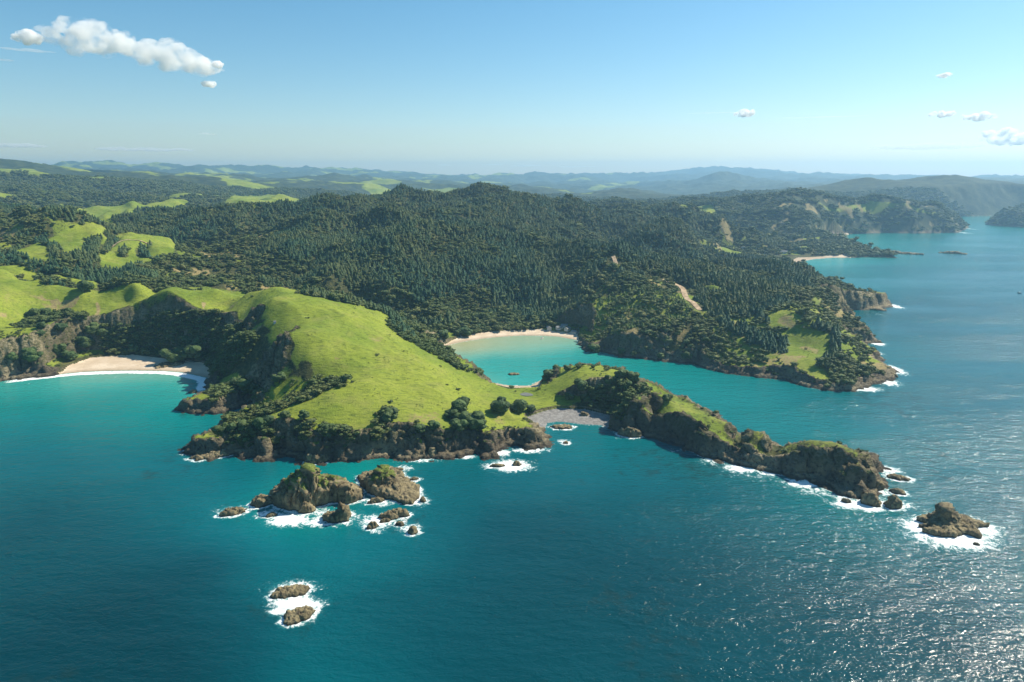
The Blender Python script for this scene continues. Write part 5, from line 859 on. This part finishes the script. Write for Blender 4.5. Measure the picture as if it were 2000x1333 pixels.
for i, (x, y) in enumerate(DATA['cottages']):
    z = seat_height(x, y); fr = math.hypot(x, y) > 1500; L, W, Hh = ((8, 5.5, 2.8) if i < 5 else (18, 10, 4.5)) if i < 9 else (2.4, 1.8, 1.6)
    t = bpy.data.objects.new('cottage' if i < 9 else 'hut', None); C.objects.link(t); t.location = (x, y, z); t.rotation_euler = (0, 0, .3+i*.7)
    tag(t, CL_[i], 'house' if i < 9 else 'hut')
    V = [(sx*L/2, sy*W/2, q) for q in (-1.0, Hh) for sx, sy in ((-1, -1), (1, -1), (1, 1), (-1, 1))] + [(-L/2, 0, Hh*1.5), (L/2, 0, Hh*1.5)]
    me = bpy.data.meshes.new('wall'); me.from_pydata(V, [], [(0, 1, 5, 4), (1, 2, 6, 9, 5), (2, 3, 7, 6), (3, 0, 4, 8, 7)]); link('wall', me, M['wall'], t)
    ov = .5 if i < 9 else .12; th_ = .15; sl_ = (Hh*.5)/(W/2)
    V = []
    for dz in (0.03, th_+.03):
        V += [(-L/2-ov, -W/2-ov, Hh-ov*sl_+dz), (L/2+ov, -W/2-ov, Hh-ov*sl_+dz), (L/2+ov, 0, Hh*1.5+dz), (-L/2-ov, 0, Hh*1.5+dz), (L/2+ov, W/2+ov, Hh-ov*sl_+dz), (-L/2-ov, W/2+ov, Hh-ov*sl_+dz)]
    me = bpy.data.meshes.new('roof'); me.from_pydata(V, [], [(0, 3, 2, 1), (3, 5, 4, 2), (6, 7, 8, 9), (9, 8, 10, 11), (0, 1, 7, 6), (4, 5, 11, 10), (1, 2, 8, 7), (2, 4, 10, 8), (3, 0, 6, 9), (5, 3, 9, 11)]); link('roof', me, M['roof'], t)
    if i < 5:
        for dx in (-2.4, 0, 2.4):
            me = bpy.data.meshes.new('window'); yy = -W/2-.04
            me.from_pydata([(dx-.6, yy, 1), (dx+.6, yy, 1), (dx+.6, yy, 2.2), (dx-.6, yy, 2.2), (dx-.6, yy+.1, 1), (dx+.6, yy+.1, 1), (dx+.6, yy+.1, 2.2), (dx-.6, yy+.1, 2.2)], [], [(0, 1, 2, 3), (0, 4, 5, 1), (3, 2, 6, 7), (0, 3, 7, 4), (1, 5, 6, 2)]); link('window', me, M['dark'], t)

# ---------------------------------------------------------------- two small boats
for i, (x, y) in enumerate(DATA['boats']):
    k = (1.0, 1.1)[i]; t = bpy.data.objects.new('small_boat', None); C.objects.link(t); t.location = (x, y, 0); t.rotation_euler = (0, 0, 1.1+i)
    tag(t, ('tiny white boat anchored off the inner beach', 'tiny dark boat far out at the right edge of the sea')[i], 'boat')
    L, W = 6.5*k, 2.3*k; xs__ = (-.5, -.2, .15, .38, .5); wd = (.44, .5, .46, .24, .02); V = []
    for u, w_ in zip(xs__, wd): V += [(u*L, -w_*W, .9*k+.15*u), (u*L, -w_*W*.55, -.3), (u*L, w_*W*.55, -.3), (u*L, w_*W, .9*k+.15*u)]
    Fc = [(3, 2, 1, 0)]
    for q in range(4):
        a_ = q*4; b_ = a_+4; Fc += [(a_, a_+1, b_+1, b_), (a_+1, a_+2, b_+2, b_+1), (a_+2, a_+3, b_+3, b_+2), (a_+3, a_, b_, b_+3)]
    Fc.append((16, 17, 18, 19)); me = bpy.data.meshes.new('hull'); me.from_pydata(V, [], Fc); link('hull', me, M['wall'] if i == 0 else M['dark'], t)
    V = [(sx*L*.15*(1 if q == 0 else .8), sy*W*.32, (.88 if q == 0 else 1.9)*k) for q in (0, 1) for sx, sy in ((-1, -1), (1, -1), (1, 1), (-1, 1))]
    me = bpy.data.meshes.new('cabin'); me.from_pydata(V, [], [(0, 1, 5, 4), (1, 2, 6, 5), (2, 3, 7, 6), (3, 0, 4, 7), (4, 5, 6, 7)]); link('cabin', me, M['wall'], t)

# ---------------------------------------------------------------- clouds: closed puffs of real vapour, far outside the haze
iv, ifc = ico(4)
from mathutils import noise as mn
def cloud(cx, cy, cz, w, h, style, label, seed):
    r = np.random.RandomState(seed); t0 = math.atan2(cx, cy)
    n = {0: 150, 1: 22, 2: 9, 3: 30}[style]; rm = {0: .55, 1: .6, 2: .5, 3: .45}[style]
    Vs, Fs, k = [], [], 0
    for i in range(n):
        u = r.uniform(-1, 1) if style < 2 else -1+2*(i+.5)/n; env = (1-abs(u)**2.2)**.5
        if style == 0:
            env *= .62+.38*math.sin(2.6*(u+1.25))**2; sl = -.32*u*h*.9
            R = h*rm*r.uniform(.10, .36)**1.0*(.55+.6*env); x = u*max(0, w*.5-R*1.25); z = sl + h*.5*env*r.uniform(-.5, .75); y = r.uniform(-.5, .5)*h*1.1*env
        else:
            R = h*rm*r.uniform(.5, 1.0)*(.4+.6*env)*(.6 if style > 1 else 1); x = u*w*.5*.8; z = h*.25*env*r.uniform(-1, 1); y = r.uniform(-.5, .5)*h
        sx = 1.25 if style < 2 else r.uniform(1.6, 3.2)*(1 if style == 3 else 1.3)
        if style == 1: R *= .62; x = u*max(0, w*.5-R*1.5)
        if style > 1: R = max(R, h*.18); sx = max(sx, 1.5*(w/n)/R); z *= .5; y *= .2
        v = iv*1.0; d = .35*noise3(v[:, 0]*1.4+i*7, v[:, 1]*1.4+seed, v[:, 2]*1.4) + .22*np.abs(noise3(v[:, 0]*3.5+i, v[:, 1]*3.5, v[:, 2]*3.5+seed)) + .2*np.abs(noise3(v[:, 0]*8+i, v[:, 1]*8, v[:, 2]*8))
        v = v*(1+d[:, None])*R*np.array([sx, 1, .85 if style < 2 else .6]); v = v+np.array([x, y, z])
        c_, s__ = math.cos(-t0), math.sin(-t0); v = np.stack([v[:, 0]*c_-v[:, 1]*s__, v[:, 0]*s__+v[:, 1]*c_, v[:, 2]], -1)
        Vs.append(v); Fs.append(ifc+k); k += len(v)
    me = mesh_np('cloud', np.concatenate(Vs), np.concatenate(Fs), True)
    o = link('cloud', me, mat_vol('cloud_vapour', {0: 3.2, 1: 4.0, 2: .9, 3: 2.2}[style]/h, (1, 1, 1), .25, h*(.34, .5)[style] if style < 2 else 0)); o.location = (cx, cy, cz)
    if w > 20:
        rm_ = o.modifiers.new('merge', 'REMESH'); rm_.mode = 'VOXEL'; rm_.voxel_size = max(w/220, h/60)
    tag(o, label, 'cloud', 'clouds in the sky'); return o
for i, (p, w, h, lab, st) in enumerate(DATA['clouds']): cloud(*p, w, h, st, lab, i+3)

# ---------------------------------------------------------------- the air
me = bpy.data.meshes.new('haze'); bm = bmesh.new(); bmesh.ops.create_cube(bm, size=1)
bmesh.ops.scale(bm, vec=(36400, 36400, 560), verts=bm.verts); bmesh.ops.translate(bm, vec=(0, 0, 560/2-14), verts=bm.verts); bm.to_mesh(me); bm.free()
HAZE = True
if HAZE:
    o = link('haze', me, mat_vol('air_haze', 7.6e-5, (.40, .70, .98), .4)); o['kind'] = 'stuff'; o['label'] = 'thin blue sea haze fading the far hills'
print('done', round(time.time()-_t0, 1))
